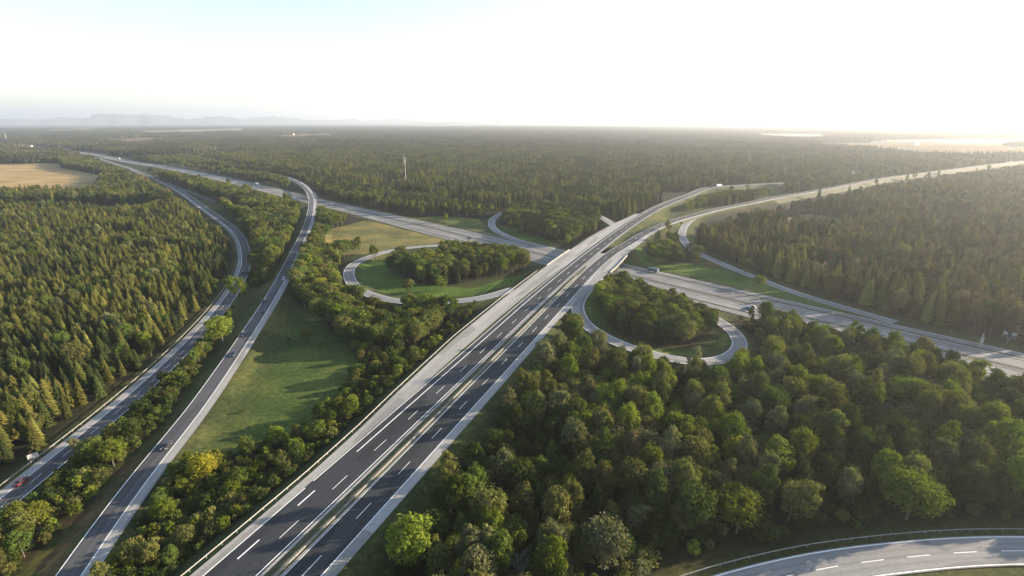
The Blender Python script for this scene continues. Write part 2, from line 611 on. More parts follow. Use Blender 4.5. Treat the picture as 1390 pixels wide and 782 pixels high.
# --- slip road with the cars (runs up to its own bridge over the highway)
slip = px_path([(60, 842, 1.5), (100, 782, 1.5), (186, 660, 1.5), (265, 560, 1.8), (314, 490, 2.3), (340.5, 450, 3.0), (366, 410, 4.0), (403, 340, 6.2), (414.5, 316, 6.5), (423.5, 283, 6.5), (423, 266, 6.5), (416, 256, 6.5), (404, 247, 5.8), (386, 240, 4.5), (362, 236, 3), (330, 233.2, 1.5), (285, 228.3, .6), (232, 222.3, .4)], 3.0, 8)
ribbon('slip_road_lane', slip, -4.2, 1.7, M_ASPH_OLD, 0.0)
ribbon('slip_road_shoulder', slip, 1.7, 4.5, M_CONC, -0.006)
ribbon('slip_road_marking', slip, -4.05, -3.85, M_LINE, 0.012)
ribbon('slip_road_marking', slip, 1.45, 1.68, M_LINE, 0.012)
road(slip, -4.4, 4.6)

# --- outer curving road beside the spruce plantation (path = its outer edge)
outer = px_path([(-120, 760, .5), (-60, 713, .5), (5, 662, .5), (135.6, 560, .5), (238, 470, .5), (302, 398.6, .5), (320.5, 364, .5), (322, 340, .5), (305.5, 309, .5), (293, 299.5, .5), (265, 279, .5), (250, 267.5, .5), (226, 252.5, .5), (206, 243.5, .5), (195, 238, .5), (178, 230.5, .5), (150, 221.5, .4), (128, 213.5, .4)], 3.0, 8)
ribbon('outer_road_shoulder', outer, 0.0, 2.8, M_CONC, 0.0)
ribbon('outer_road_lane', outer, 2.8, 9.0, M_ASPH_OLD, -0.004)
ribbon('outer_road_marking', outer, 2.75, 2.95, M_LINE, 0.012)
ribbon('outer_road_marking', outer, 8.6, 8.8, M_LINE, 0.012)
dash_obj('outer_road_marking', outer, 5.8, 3, 4, 8, 0.12, 0.02, s1=700)
road(outer, -0.4, 9.2)
branch = px_path([(178, 231.5, .52), (200, 240, .52), (231, 250.3, .52), (263, 262.5, .52), (290, 273, .52), (318, 284, .52), (345, 297, .52)], 3.0, 6)
ribbon('branch_road', branch, -3.2, 3.2, M_ASPH_OLD, 0.016)
road(branch, -3.4, 3.4)


# --- loop ramps
def loop(pts, half, m=M_ASPH_OLD, dz=0.02):
    p = px_path(pts, 3.0, 8)
    ribbon('loop_ramp', p, -half, half, m, dz)
    ribbon('loop_ramp_marking', p, -half + 0.25, -half + 0.45, M_LINE, dz + 0.012)
    ribbon('loop_ramp_marking', p, half - 0.45, half - 0.25, M_LINE, dz + 0.012)
    road(p, -half - 0.3, half + 0.3)
    return p


loop_sw = loop([(697, 392.5, 6.5), (653, 405, 6.2), (606, 410, 5.8), (567, 411, 5.2), (535, 408.2, 4.6), (505, 401, 4.0), (485, 391.5, 3.5), (474.5, 378.5, 3.0), (474, 366.5, 2.5), (484, 356, 2.0), (501, 349, 1.6), (522, 342.5, 1.2), (550, 337, .8), (580, 334, .5), (606, 333, .4), (634, 336, .3), (660, 342.3, .3)], 3.6, M_RAMP)
loop_nw = loop([(842, 310, 6.5), (828, 302.5, 6.3), (815, 294, 5.6), (792, 286, 5), (760, 280.5, 4.3), (722, 280, 3.6), (690, 286, 2.8), (673, 294, 2.1), (667, 303, 1.5), (672, 312, 1), (685, 319.3, .7), (702, 326, .5), (732, 334, .3), (766, 341.5, .3)], 3.5, M_RAMP)
loop_se = loop([(812, 377, 6.5), (805, 385, 6.5), (794, 397, 6.4), (784.5, 410, 6.2), (784.5, 423, 6.0), (790.5, 435.5, 5.7), (800.5, 445.5, 5.4), (814.5, 454.3, 5.1), (835, 464.3, 4.7), (862, 474.5, 4.3), (894, 483.5, 3.9), (925, 489.5, 3.5), (952, 492.5, 3.1), (976, 490, 2.7), (995.5, 482, 2.3), (1005, 471, 1.9), (1003, 459, 1.6), (993.5, 448, 1.2), (980, 438, .9), (960, 427, .6), (935, 415.8, .4), (905, 404.5, .3), (880, 394.5, .3)], 3.4, M_RAMP)
ramp_ne = loop([(990, 280.3, 4.0), (957, 288.8, 4.4), (939, 298, 4.4), (928.5, 309, 4.0), (926.5, 322, 3.4), (935, 335, 2.6), (950, 345, 2.0), (970, 354, 1.4), (997, 365.5, .9), (1025, 376.5, .6), (1071, 394.5, .4), (1123, 411, .3), (1162, 422.3, .3), (1215, 437.5, .3)], 3.3, M_RAMP)

# --- curve at the bottom edge (path = its outer edge)
bend = px_path([(820, 850, .5), (890, 808, .5), (966, 781, .5), (1030, 764, .5), (1093, 750.5, .5), (1201, 736, .5), (1300, 728.3, .5), (1387, 727, .5), (1450, 729, .5), (1540, 736, .5), (1700, 760, .5)], 2.0, 8)
ribbon('bend_road', bend, 0.0, 9.1, M_RAMP, 0.0)
ribbon('bend_road_marking', bend, 0.3, 0.6, M_LINE, 0.01)
ribbon('bend_road_marking', bend, 8.5, 8.75, M_LINE, 0.01)
dash_obj('bend_road_marking', bend, 4.75, 5, 6, 6.2, 0.2, 0.012)
road(bend, -0.3, 9.4)

# ------------------------------------------------------------------ terrain
GX0, GX1, GY0, GY1, GS = -490.0, 330.0, 50.0, 930.0, 3.0
gx = np.arange(GX0, GX1 + .1, GS)
gy = np.arange(GY0, GY1 + .1, GS)
NX, NY = len(gx), len(gy)
TZ = np.full((NX, NY), -0.02)
CAP = np.full((NX, NY), 99.0)
CLEAR = np.full((NX, NY), 99.0)              # distance to the nearest paving edge
HWD = np.full((NX, NY), 999.0)
hw_xy = hw[:, :2]


def hw_dist(p):
    return np.min(np.linalg.norm(hw_xy - p, axis=1))


BRIDGE_PTS = []
for path, L, Rr in ROADS:
    d, n, s = frames(path)
    for i in range(len(path)):
        c = path[i, :2] + n[i] * (L[i] + Rr[i]) / 2
        hwid = (Rr[i] - L[i]) / 2
        if not (GX0 - 30 < c[0] < GX1 + 30 and GY0 - 30 < c[1] < GY1 + 30):
            continue
        z = path[i, 2]
        rad = hwid + 26
        i0, i1 = int(max(0, (c[0] - rad - GX0) // GS)), int(min(NX, (c[0] + rad - GX0) // GS + 2))
        j0, j1 = int(max(0, (c[1] - rad - GY0) // GS)), int(min(NY, (c[1] + rad - GY0) // GS + 2))
        if i0 >= i1 or j0 >= j1:
            continue
        X, Y = np.meshgrid(gx[i0:i1], gy[j0:j1], indexing='ij')
        rel = np.stack([X - c[0], Y - c[1]], -1)
        al, ac = np.abs(rel @ d[i]), np.abs(rel @ n[i])
        dist = np.hypot(np.maximum(al - 1.6, 0), np.maximum(ac - hwid, 0))
        CLEAR[i0:i1, j0:j1] = np.minimum(CLEAR[i0:i1, j0:j1], dist)
        bridge = z > 4.2 and hw_dist(c) < 24 + 11
        if bridge:
            BRIDGE_PTS.append(c)
            continue
        TZ[i0:i1, j0:j1] = np.maximum(TZ[i0:i1, j0:j1], z - 0.22 - np.maximum(dist - 1.4, 0) * 0.5)
        near = dist < 2.6
        sub = CAP[i0:i1, j0:j1]
        sub[near] = np.minimum(sub[near], z - 0.22)
TZ = np.minimum(TZ, CAP)
XX, YY = np.meshgrid(gx, gy, indexing='ij')
# under the two bridges the ground is kept clear, with steep abutment slopes
BP = np.array(BRIDGE_PTS)
for i in range(0, len(BP), 2):
    m_ = (np.abs(XX - BP[i, 0]) < 34) & (np.abs(YY - BP[i, 1]) < 34)
    P_ = np.c_[XX[m_], YY[m_]]
    dd = np.min(np.linalg.norm(P_[:, None] - hw_xy[None, ::2], axis=2), axis=1)
    TZ[m_] = np.minimum(TZ[m_], 0.08 + np.maximum(dd - 24, 0) * 0.62)


def ground_z(x, y):
    fx, fy = (x - GX0) / GS, (y - GY0) / GS
    i, j = int(fx), int(fy)
    if i < 0 or j < 0 or i >= NX - 1 or j >= NY - 1:
        return -0.02
    a, b = fx - i, fy - j
    return (TZ[i, j] * (1 - a) + TZ[i + 1, j] * a) * (1 - b) + (TZ[i, j + 1] * (1 - a) + TZ[i + 1, j + 1] * a) * b


# coarse clearing map for everything farther off
FS = 8.0
fx0, fy0 = -3200.0, 0.0
FCL = np.full((int(6400 / FS), int(5200 / FS)), 99.0)
fcx = fx0 + FS * np.arange(FCL.shape[0])
fcy = fy0 + FS * np.arange(FCL.shape[1])
for path, L, Rr in ROADS:
    d, n, s = frames(path)
    for i in range(0, len(path), 2):
        c = path[i, :2] + n[i] * (L[i] + Rr[i]) / 2
        hwid = (Rr[i] - L[i]) / 2
        rad = hwid + 30
        i0, i1 = int(max(0, (c[0] - rad - fx0) // FS)), int(min(FCL.shape[0], (c[0] + rad - fx0) // FS + 2))
        j0, j1 = int(max(0, (c[1] - rad - fy0) // FS)), int(min(FCL.shape[1], (c[1] + rad - fy0) // FS + 2))
        if i0 >= i1 or j0 >= j1:
            continue
        X, Y = np.meshgrid(fcx[i0:i1], fcy[j0:j1], indexing='ij')
        FCL[i0:i1, j0:j1] = np.minimum(FCL[i0:i1, j0:j1], np.hypot(X - c[0], Y - c[1]) - hwid)


def clearance(P):
    """distance from each point (n,2) to the nearest paving"""
    out = np.full(len(P), 99.0)
    i, j = np.round((P[:, 0] - fx0) / FS).astype(int), np.round((P[:, 1] - fy0) / FS).astype(int)
    ok = (i >= 0) & (j >= 0) & (i < FCL.shape[0]) & (j < FCL.shape[1])
    out[ok] = FCL[i[ok], j[ok]]
    i, j = np.round((P[:, 0] - GX0) / GS).astype(int), np.round((P[:, 1] - GY0) / GS).astype(int)
    ok = (i >= 0) & (j >= 0) & (i < NX) & (j < NY)
    out[ok] = CLEAR[i[ok], j[ok]]
    return out


def inside(P, poly):
    x, y = P[:, 0], P[:, 1]
    r = np.zeros(len(P), bool)
    n = len(poly)
    j = n - 1
    for i in range(n):
        xi, yi = poly[i]
        xj, yj = poly[j]
        c = ((yi > y) != (yj > y)) & (x < (xj - xi) * (y - yi) / (yj - yi + 1e-12) + xi)
        r ^= c
        j = i
    return r


# --- land cover: places with names, each an outline on the ground
FIELD_WHEAT = UP([(-520, 222.5), (80, 221.5), (84, 228), (143, 239), (134, 258), (130, 266), (-520, 268)])
FIELD_SLIP = UP([(392, 400), (420, 425), (478, 470), (490, 500), (450, 545), (405, 590), (330, 612), (262, 640), (225, 640), (300, 530), (350, 455)])
MEADOW_DRY = UP([(452, 310), (497, 299), (545, 310), (605, 326), (585, 334), (545, 334), (515, 343), (470, 346), (438, 345), (440, 325)])
MEADOW_NORTH = UP([(556, 296), (600, 293.5), (650, 297), (662, 309), (655, 313), (612, 303.5), (580, 297.5)])
CLEARINGS = [UP(p) for p in (
    [(1048, 298), (1100, 290), (1195, 304), (1160, 312), (1070, 308)],
    [(582, 262), (668, 262), (668, 267), (590, 267.5)],
    [(1100, 352), (1150, 345), (1190, 347), (1180, 358), (1120, 361)],
    [(1230, 300), (1300, 296), (1330, 305), (1260, 312)],
    [(1060, 330), (1100, 326), (1110, 333), (1075, 338)],
    [(150, 318), (182, 316), (186, 326), (158, 328)],
)]
FAR_FIELDS = [(UP(p), w) for p, w in (
    ([(143, 189.6), (185, 186.8), (233, 186.8), (190, 191), (148, 191.4)], 1),
    ([(1118, 196.5), (1180, 198), (1250, 203), (1390, 209), (1700, 215), (1700, 199), (1390, 199), (1230, 194.5), (1150, 194)], 1),
    ([(1030, 181.5), (1120, 182.5), (1115, 185), (1040, 184)], 0),
    ([(370, 184), (450, 181), (452, 184), (400, 186)], 1),
    ([(190, 178), (330, 174.5), (330, 177), (200, 180)], 0),
    ([(1180, 190), (1380, 189), (1500, 193), (1300, 194)], 0),
    ([(1255, 205), (1290, 205), (1290, 207.5), (1260, 207.5)], 1),
    ([(560, 170.5), (640, 170.2), (640, 171.3), (570, 171.6)], 0),
    ([(60, 176), (130, 174.5), (135, 176), (70, 177.5)], 1),
)]
R_PLANTATION = UP([(-620, 264, 14), (0, 264, 16), (100, 266, 16), (170, 272, 16), (228, 264, 14), (262, 276), (300, 305), (322, 335), (321, 365), (302, 400), (238, 472), (136, 562), (5, 664), (-90, 735), (-330, 735)])
R_STRIP = UP([(-90, 750), (8, 800), (50, 755), (124, 680), (167, 626), (217, 582), (292, 468), (324, 413), (338, 390), (368, 388), (386, 350), (401, 310), (408, 287), (399, 274, 6), (360, 264), (300, 251), (240, 240), (215, 240), (232, 250), (266, 265), (300, 281), (330, 309), (342, 340), (335, 368), (318, 400), (290, 430), (180, 548), (66, 652), (0, 705)])
R_MIDDLE = UP([(391, 396), (420, 425), (474, 468), (486, 495), (448, 540), (402, 585), (330, 606), (270, 625), (210, 660), (150, 760), (120, 800), (180, 860), (262, 772), (341, 706), (424, 638), (520, 545), (576, 497), (632, 446), (655, 425), (640, 416), (560, 420), (498, 410), (464, 394), (455, 370), (465, 352), (495, 341), (440, 345), (417, 343), (404, 370)])
R_BRIDGE_WOOD = UP([(433, 287), (470, 287), (492, 298), (486, 312), (455, 325), (436, 345), (412, 345), (424, 310)])
R_LOOP_SW = UP([(517, 364), (548, 350), (580, 345), (640, 346), (724, 357), (712, 368), (650, 379), (610, 388), (570, 385), (535, 374)])
R_LOOP_NW = UP([(684, 303), (692, 292), (740, 287), (800, 298), (818, 304), (800, 318), (772, 332), (742, 326), (736, 308), (700, 306)])
R_LOOP_SE = UP([(812, 422), (832, 400), (872, 398), (930, 413), (966, 430), (970, 450), (940, 469), (890, 470), (850, 457), (822, 440)])
R_EAST = UP([(470, 900), (530, 800), (600, 700), (670, 600), (720, 520), (748, 478), (765, 448), (786, 446), (812, 462), (850, 482), (895, 494), (930, 501), (985, 503), (1013, 491), (1020, 470), (1008, 452), (990, 436), (985, 425), (1005, 426), (1090, 446), (1200, 471), (1334, 511), (1390, 528), (1640, 600), (1700, 750), (1545, 728), (1450, 716), (1300, 712), (1183, 722), (1053, 748), (960, 772), (890, 800), (820, 845), (780, 900)])
R_NE_CLUMP = UP([(872, 344), (880, 325), (905, 316), (920, 322), (926, 338), (950, 353), (945, 362), (910, 362), (885, 358)])
R_NE = UP([(955, 293), (1005, 283), (1060, 276), (1130, 262), (1210, 246), (1280, 237), (1390, 224), (1900, 190), (2100, 470), (1390, 470), (1320, 454), (1215, 428), (1125, 403), (1072, 386), (1026, 368), (1000, 358), (973, 346), (950, 335), (940, 320)])
R_WEDGE = UP([(862, 313), (900, 296), (950, 284), (995, 272), (1040, 262), (1105, 254), (1060, 255), (1000, 258), (960, 262), (930, 270), (895, 284)])


def north_of_highway(P):
    """the open forest beyond the crossing highway, west of the motorway"""
    nn = P @ HN
    lat = (P - MO) @ MN
    stn = (P - MO) @ MD
    t = P @ HE
    border = np.interp(t, [-2600, -1590, -1335, -947, -645, -441, 900], [120, 262, 288, 301, 302, 307, 308])
    wl = np.interp(stn, [-140, 330, 413, 481, 566, 670, 900, 1500, 9000], [-30, -30, -20, -8, 6, 24, 130, 600, 12000])
    return (nn > border) & (lat < wl)


def west_of_field(P):
    nn = P @ HN
    t = P @ HE
    border = np.interp(t, [-2600, -1590, -1335, -947, -645], [80, 200, 226, 245, 255])
    return (nn < border) & (t < -700) & (P[:, 1] > 640)


def far_east(P):
    lat = (P - MO) @ MN
    stn = (P - MO) @ MD
    wl = np.interp(stn, [-140, 330, 413, 481, 566, 670, 900, 1500, 9000], [-30, -30, -20, -8, 6, 24, 130, 600, 12000])
    return (lat >= wl) & (P[:, 1] > 620)


def open_land(P):
    m = inside(P, FIELD_WHEAT) | inside(P, FIELD_SLIP) | inside(P, MEADOW_DRY) | inside(P, MEADOW_NORTH)
    for c in CLEARINGS:
        m |= inside(P, c)
    for f, w in FAR_FIELDS:
        m |= inside(P, f)
    return m

# ------------------------------------------------------------------ the ground: one sheet out to the horizon
def outer_steps(a, b, first, end):
    """geometric growth from a (inner) to end"""
    out, x, d = [], a, first
    while abs(x) < abs(end) if end != 0 else False:
        x = x + d
        d *= 1.35
        out.append(x)
        if len(out) > 60:
            break
    return out


lx = sorted(outer_steps(GX0, None, -4.0, -34000))
hx = outer_steps(GX1, None, 4.0, 34000)
hy = outer_steps(GY1, None, 4.0, 34000)
ly = [-420.0, -250.0, -130.0, -60.0, -20.0, 5.0, 22.0, 34.0, 42.0]
xs = np.r_[lx, gx, hx]
ys = np.r_[ly, gy, hy]
ZG = np.full((len(xs), len(ys)), -0.02)
ZG[len(lx):len(lx) + NX, len(ly):len(ly) + NY] = TZ
# carry the embankments on past the fine part
ZG[:, :len(ly)] = np.where(np.arange(len(ly))[None, :] >= 4, ZG[:, [len(ly)]], -0.02)
GXX, GYY = np.meshgrid(xs, ys, indexing='ij')
PV = np.c_[GXX.ravel(), GYY.ravel()]
cover = np.empty((len(PV), 3))
cover[:] = (0.036, 0.046, 0.016)
far = (PV[:, 1] > 930) | (np.abs(PV[:, 0]) > 500)
cover[far] = (0.026, 0.031, 0.015)
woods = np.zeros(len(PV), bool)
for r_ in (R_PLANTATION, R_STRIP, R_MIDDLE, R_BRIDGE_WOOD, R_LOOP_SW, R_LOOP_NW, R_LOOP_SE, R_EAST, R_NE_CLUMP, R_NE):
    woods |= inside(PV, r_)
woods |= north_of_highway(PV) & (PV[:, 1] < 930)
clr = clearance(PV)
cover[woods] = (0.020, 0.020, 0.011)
verge = (clr < 7) & ~far
w_ = np.clip(1 - clr / 7, 0, 1)[:, None]
vg = np.array((0.055, 0.066, 0.024))
cover = np.where(verge[:, None], cover * (1 - w_) + vg * w_, cover)
fs = inside(PV, FIELD_SLIP)
cover[fs] = (0.056, 0.084, 0.021)
dslip = np.min(np.linalg.norm(PV[fs][:, None] - slip[None, ::4, :2], axis=2), axis=1)
cover[inside(PV, UP([(36, 800), (60, 800), (132, 700), (192, 627), (182, 622), (118, 694)]))] = (0.085, 0.064, 0.036)
w_ = np.clip(1.0 - dslip / 22, 0, 1)[:, None] * .8
cover[fs] = cover[fs] * (1 - w_) + np.array((0.052, 0.046, 0.025)) * w_
cover[inside(PV, MEADOW_DRY)] = (0.135, 0.125, 0.045)
cover[inside(PV, MEADOW_NORTH)] = (0.075, 0.10, 0.024)
for c_ in CLEARINGS:
    cover[inside(PV, c_)] = (0.12, 0.10, 0.06)
for poly in ([(490, 360), (520, 352), (560, 385), (640, 392), (730, 365), (700, 385), (640, 402), (540, 402), (492, 388)], [(676, 305), (700, 310), (760, 330), (730, 333), (690, 320)], [(800, 400), (830, 455), (900, 478), (985, 470), (980, 450), (960, 480), (880, 486), (800, 440), (794, 415)], [(860, 345), (960, 362), (1040, 385), (1150, 424), (1000, 388), (870, 360)]):
    cover[inside(PV, UP(poly))] = (0.058, 0.105, 0.018)
V = np.c_[PV, ZG.ravel()]
nxg, nyg = len(xs), len(ys)
a_ = (np.arange(nxg - 1)[:, None] * nyg + np.arange(nyg - 1)[None, :]).ravel()
Fq = np.c_[a_, a_ + nyg, a_ + nyg + 1, a_ + 1]
me = bpy.data.meshes.new('ground')
me.vertices.add(len(V))
me.vertices.foreach_set('co', V.astype(np.float32).ravel())
me.loops.add(len(Fq) * 4)
me.loops.foreach_set('vertex_index', Fq.astype(np.int32).ravel())
me.polygons.add(len(Fq))
me.polygons.foreach_set('loop_start', np.arange(0, len(Fq) * 4, 4, dtype=np.int32))
me.polygons.foreach_set('use_smooth', np.ones(len(Fq), bool))
me.update(calc_edges=True)
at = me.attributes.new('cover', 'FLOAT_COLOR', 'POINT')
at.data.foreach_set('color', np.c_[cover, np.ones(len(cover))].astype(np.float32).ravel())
m, nt, b = mat('grass_and_soil')
geo = node(nt, 'ShaderNodeNewGeometry')
att = node(nt, 'ShaderNodeAttribute', attribute_name='cover')
n1 = noise(nt, 0.035, 6, geo.outputs['Position'], 0.6)
n2 = noise(nt, 0.6, 5, geo.outputs['Position'], 0.65)
n3 = noise(nt, 0.0021, 5, geo.outputs['Position'])
g1 = ramp(nt, n1.outputs[0], [(0.32, (0.55, 0.62, 0.6)), (0.5, (1.0, 1.0, 1.0)), (0.68, (1.75, 1.38, 1.25))])
g2 = ramp(nt, n2.outputs[0], [(0.3, (0.48, 0.52, 0.5)), (0.7, (1.5, 1.42, 1.35))])
g3 = ramp(nt, n3.outputs[0], [(0.35, (0.8, 0.85, 0.85)), (0.65, (1.2, 1.15, 1.1))])
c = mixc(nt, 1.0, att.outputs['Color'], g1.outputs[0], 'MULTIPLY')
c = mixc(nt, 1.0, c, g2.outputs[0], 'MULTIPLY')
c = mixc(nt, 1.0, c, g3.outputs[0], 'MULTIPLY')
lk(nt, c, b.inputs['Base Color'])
b.inputs['Roughness'].default_value = 1.0
b.inputs['Specular IOR Level'].default_value = 0.1
me.materials.append(m)
ground = bpy.data.objects.new('ground', me)
COL.objects.link(ground)
ground['kind'] = 'structure'

# fields too far off for the fine part
M_WHEAT, nt, b = mat('ripe_wheat')
geo = node(nt, 'ShaderNodeNewGeometry')
mp = node(nt, 'ShaderNodeMapping')
mp.inputs['Scale'].default_value = (0.012, 0.10, 1)
mp.inputs['Rotation'].default_value = (0, 0, R(12))
lk(nt, geo.outputs['Position'], mp.inputs[0])
n1 = noise(nt, 1.0, 5, mp.outputs[0])
n2 = noise(nt, 0.02, 4, geo.outputs['Position'])
f = math_n(nt, 'ADD', math_n(nt, 'MULTIPLY', n1.outputs[0], 0.6), math_n(nt, 'MULTIPLY', n2.outputs[0], 0.4))
c = ramp(nt, f, [(0.36, (0.20, 0.145, 0.075)), (0.5, (0.31, 0.225, 0.11)), (0.64, (0.40, 0.295, 0.145))])
lk(nt, c.outputs[0], b.inputs['Base Color'])
b.inputs['Roughness'].default_value = 1.0
b.inputs['Specular IOR Level'].default_value = 0.0
M_STUBBLE = simple('far_stubble', (0.15, 0.112, 0.062), 1.0, 0, 0.25, 0.004)
M_STUBBLE.node_tree.nodes['Principled BSDF'].inputs['Specular IOR Level'].default_value = 0.0
M_MEADOW, nt, b = mat('far_meadow')
geo = node(nt, 'ShaderNodeNewGeometry')
n1 = noise(nt, 0.01, 5, geo.outputs['Position'])
c = ramp(nt, n1.outputs[0], [(0.35, (0.075, 0.10, 0.03)), (0.65, (0.16, 0.17, 0.06))])
lk(nt, c.outputs[0], b.inputs['Base Color'])
b.inputs['Roughness'].default_value = 1.0


def field(name, poly, m, z):
    P = np.asarray(poly)
    o = mesh_obj(name, [(x, y, z) for x, y in P], [tuple(range(len(P)))], m)
    if o.data.polygons[0].normal.z < 0:
        o.data.flip_normals()
    o['kind'] = 'structure'


field('wheat_field', FIELD_WHEAT, M_WHEAT, 0.06)
for i, (p, w) in enumerate(FAR_FIELDS):
    field('wheat_field' if w else 'meadow', p, M_STUBBLE if w else M_MEADOW, 0.12 + 0.03 * i)

# mountains along the horizon
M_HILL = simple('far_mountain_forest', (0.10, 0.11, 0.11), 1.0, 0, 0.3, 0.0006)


def range_of_hills(name, az0, az1, dist, hmax, seed, n=120):
    r = np.random.default_rng(seed)
    az = np.linspace(R(az0), R(az1), n)
    prof = np.zeros(n)
    for k in range(1, 9):
        prof += r.uniform(0.3, 1) / k * np.sin(np.linspace(0, 2 * math.pi * k * 1.6, n) + r.uniform(0, 6))
    prof = (prof - prof.min()) / np.ptp(prof)
    env = np.sin(np.linspace(0, math.pi, n)) ** 0.45
    h = hmax * env * (0.45 + 0.55 * prof)
    V, Fc = [], []
    for i in range(n):
        for k, (dd, hh) in enumerate(((-900, 0.0), (-420, 0.55), (0, 1.0), (500, 0.6), (1100, 0.0))):
            d_ = dist + dd * (1 + 0.2 * math.sin(i * 0.7 + k))
            V.append((math.sin(az[i]) * d_, math.cos(az[i]) * d_, h[i] * hh * (1 + 0.06 * r.normal()) - 1))
    for i in range(n - 1):
        for k in range(4):
            a = i * 5 + k
            Fc.append((a, a + 5, a + 6, a + 1))
    o = mesh_obj(name, V, Fc, M_HILL, None, None, True)
    o['kind'] = 'structure'


range_of_hills('mountains', -52, -22, 17500, 300, 3)
range_of_hills('mountains', -32, -8, 19500, 250, 5)
range_of_hills('hills', -14, 52, 14000, 135, 9)

# ------------------------------------------------------------------ bridges
def bridge(name, label, path, l, r, lo, hi, piers):
    """deck slab, two parapets, two abutments and the piers of an overpass between stations lo and hi"""
    d, n, s = frames(path)
    t = empty(name, (0, 0, 0))
    tag(t, label, 'bridge')
    idx = np.where((s >= lo) & (s <= hi))[0]
    L, Rr = val(l, s), val(r, s)

    def sweep(prof):
        """prof(i) -> closed list of (offset, z) at station i"""
        V, Fc, k = [], [], 0
        for i in idx:
            pr = prof(i)
            k = len(pr)
            for o, z in pr:
                p = path[i, :2] + n[i] * o
                V.append((p[0], p[1], path[i, 2] + z))
        for j in range(len(idx) - 1):
            for q in range(k):
                a, b_ = j * k + q, j * k + (q + 1) % k
                Fc.append((a, b_, b_ + k, a + k))
        Fc.append(tuple(range(k - 1, -1, -1)))
        Fc.append(tuple(len(V) - k + q for q in range(k)))
        return V, Fc
    V, Fc = sweep(lambda i: [(L[i] - .9, -.03), (Rr[i] + .9, -.03), (Rr[i] + .9, -.45), (Rr[i] - 1.2, -1.5), (L[i] + 1.2, -1.5), (L[i] - .9, -.45)])
    mesh_obj('deck', V, Fc, M_PARAPET, t)
    for e, sg in ((L, -1), (Rr, 1)):
        V, Fc = sweep(lambda i: [(e[i] + sg * .25, -.026), (e[i] + sg * .895, -.026), (e[i] + sg * .895, .75), (e[i] + sg * .45, .75)] if sg > 0 else [(e[i] - .895, -.026), (e[i] - .25, -.026), (e[i] - .45, .75), (e[i] - .895, .75)])
        mesh_obj('parapet', V, Fc, M_PARAPET, t)
    for i in (idx[1], idx[-2]):
        mb = MB()
        c = path[i, :2] + n[i] * (L[i] + Rr[i]) / 2
        mb.box((c[0], c[1], (path[i, 2] - 1.6) / 2), ((Rr[i] - L[i]) - 2.6, 1.6, path[i, 2] - 1.6), math.atan2(n[i][1], n[i][0]))
        mb.build('abutment', M_PARAPET, t)
    for sp in piers:
        i = int(np.argmin(np.abs(s - sp)))
        k = max(2, int((Rr[i] - L[i]) / 7))
        for q in range(k):
            o = L[i] + 2 + (Rr[i] - L[i] - 4) * q / (k - 1)
            p = path[i, :2] + n[i] * o
            mb = MB()
            mb.tube((p[0], p[1], -.1), (p[0], p[1], path[i, 2] - 1.52), .5, .5, 10)
            mb.build('pier', M_PARAPET, t)
    return t


def nearest_station(path):
    d, n, s = frames(path)
    dd = np.min(np.linalg.norm(path[:, None, :2] - hw_xy[None], axis=2), axis=1)
    return s[int(np.argmin(dd))]


_s = nearest_station(main)
bridge('motorway_bridge', 'long pale concrete bridge carrying the wide motorway over the crossing highway', main,
       [(0, -30.2), (360, -30.2), (385, -29.6), (420, -28.6), (470, -26.5)], [(0, 12), (370, 8.8), (385, 11.3), (404, 13.2), (440, 14.2), (470, 14.4)], _s - 33, min(_s + 33, 440), (_s,))
_s = nearest_station(slip[: int(len(slip) * 0.72)])
bridge('slip_road_bridge', 'narrow curved bridge carrying the slip road over the highway beside the woods', slip, -4.5, 4.7, _s - 32, _s + 34, (_s - 1,))


# ------------------------------------------------------------------ guard rails
def guard_rail(label, path, off, s0=None, s1=None, every=4.0, group=None):
    d, n, s = frames(path)
    o_ = val(off, s)
    m_ = np.ones(len(s), bool)
    if s0 is not None:
        m_ &= s >= s0
    if s1 is not None:
        m_ &= s <= s1
    idx = np.where(m_)[0]
    t = empty('guard_rail', (0, 0, 0))
    tag(t, label, 'guard rail', group)
    prof = [(-.03, .46), (.05, .50), (-.01, .61), (.05, .72), (-.03, .76), (-.07, .61)]
    V, Fc, k = [], [], len(prof)
    for i in idx:
        for a, z in prof:
            p = path[i, :2] + n[i] * (o_[i] + a)
            V.append((p[0], p[1], path[i, 2] + z))
    for j in range(len(idx) - 1):
        for q in range(k):
            a, b_ = j * k + q, j * k + (q + 1) % k
            Fc.append((a, b_, b_ + k, a + k))
    mesh_obj('rail', V, Fc, M_BARRIER, t)
    mb = MB()
    a = s[idx[0]] + 1
    while a < s[idx[-1]]:
        x, y, z = np.interp(a, s, path[:, 0]), np.interp(a, s, path[:, 1]), np.interp(a, s, path[:, 2])
        nx, ny = np.interp(a, s, n[:, 0]), np.interp(a, s, n[:, 1])
        o = np.interp(a, s, o_) - .14
        mb.box((x + nx * o, y + ny * o, z + .18), (.12, .12, 1.0), math.atan2(ny, nx))
        a += every
    p = mb.build('post_row', M_BARRIER, t)
    p['kind'] = 'stuff'
    return t


guard_rail('long steel guard rail between the motorway exit lane and the shrubs', collector, [(a, b - 1.0) for a, b in NHALF], s1=140 + 238)
guard_rail('steel guard rail in the motorway median beside the thin grass', west, 2.55, s1=140 + 236)
guard_rail('steel guard rail in the motorway median beside the paved strip', east, -0.75, s1=140 + 236)
guard_rail('pale guard rail between the outer curving road and the spruce plantation', outer, -1.0, s0=0, s1=470)
guard_rail('guard rail with posts along the far side of the concrete bend by the oak wood', bend, -1.6)
guard_rail('guard rail in the grassy median of the crossing highway', hw, 0.0, s1=1500, every=8)
guard_rail('guard rail between the highway and its northern collector lane', hw, 15.0, s0=120, s1=1150, every=8)

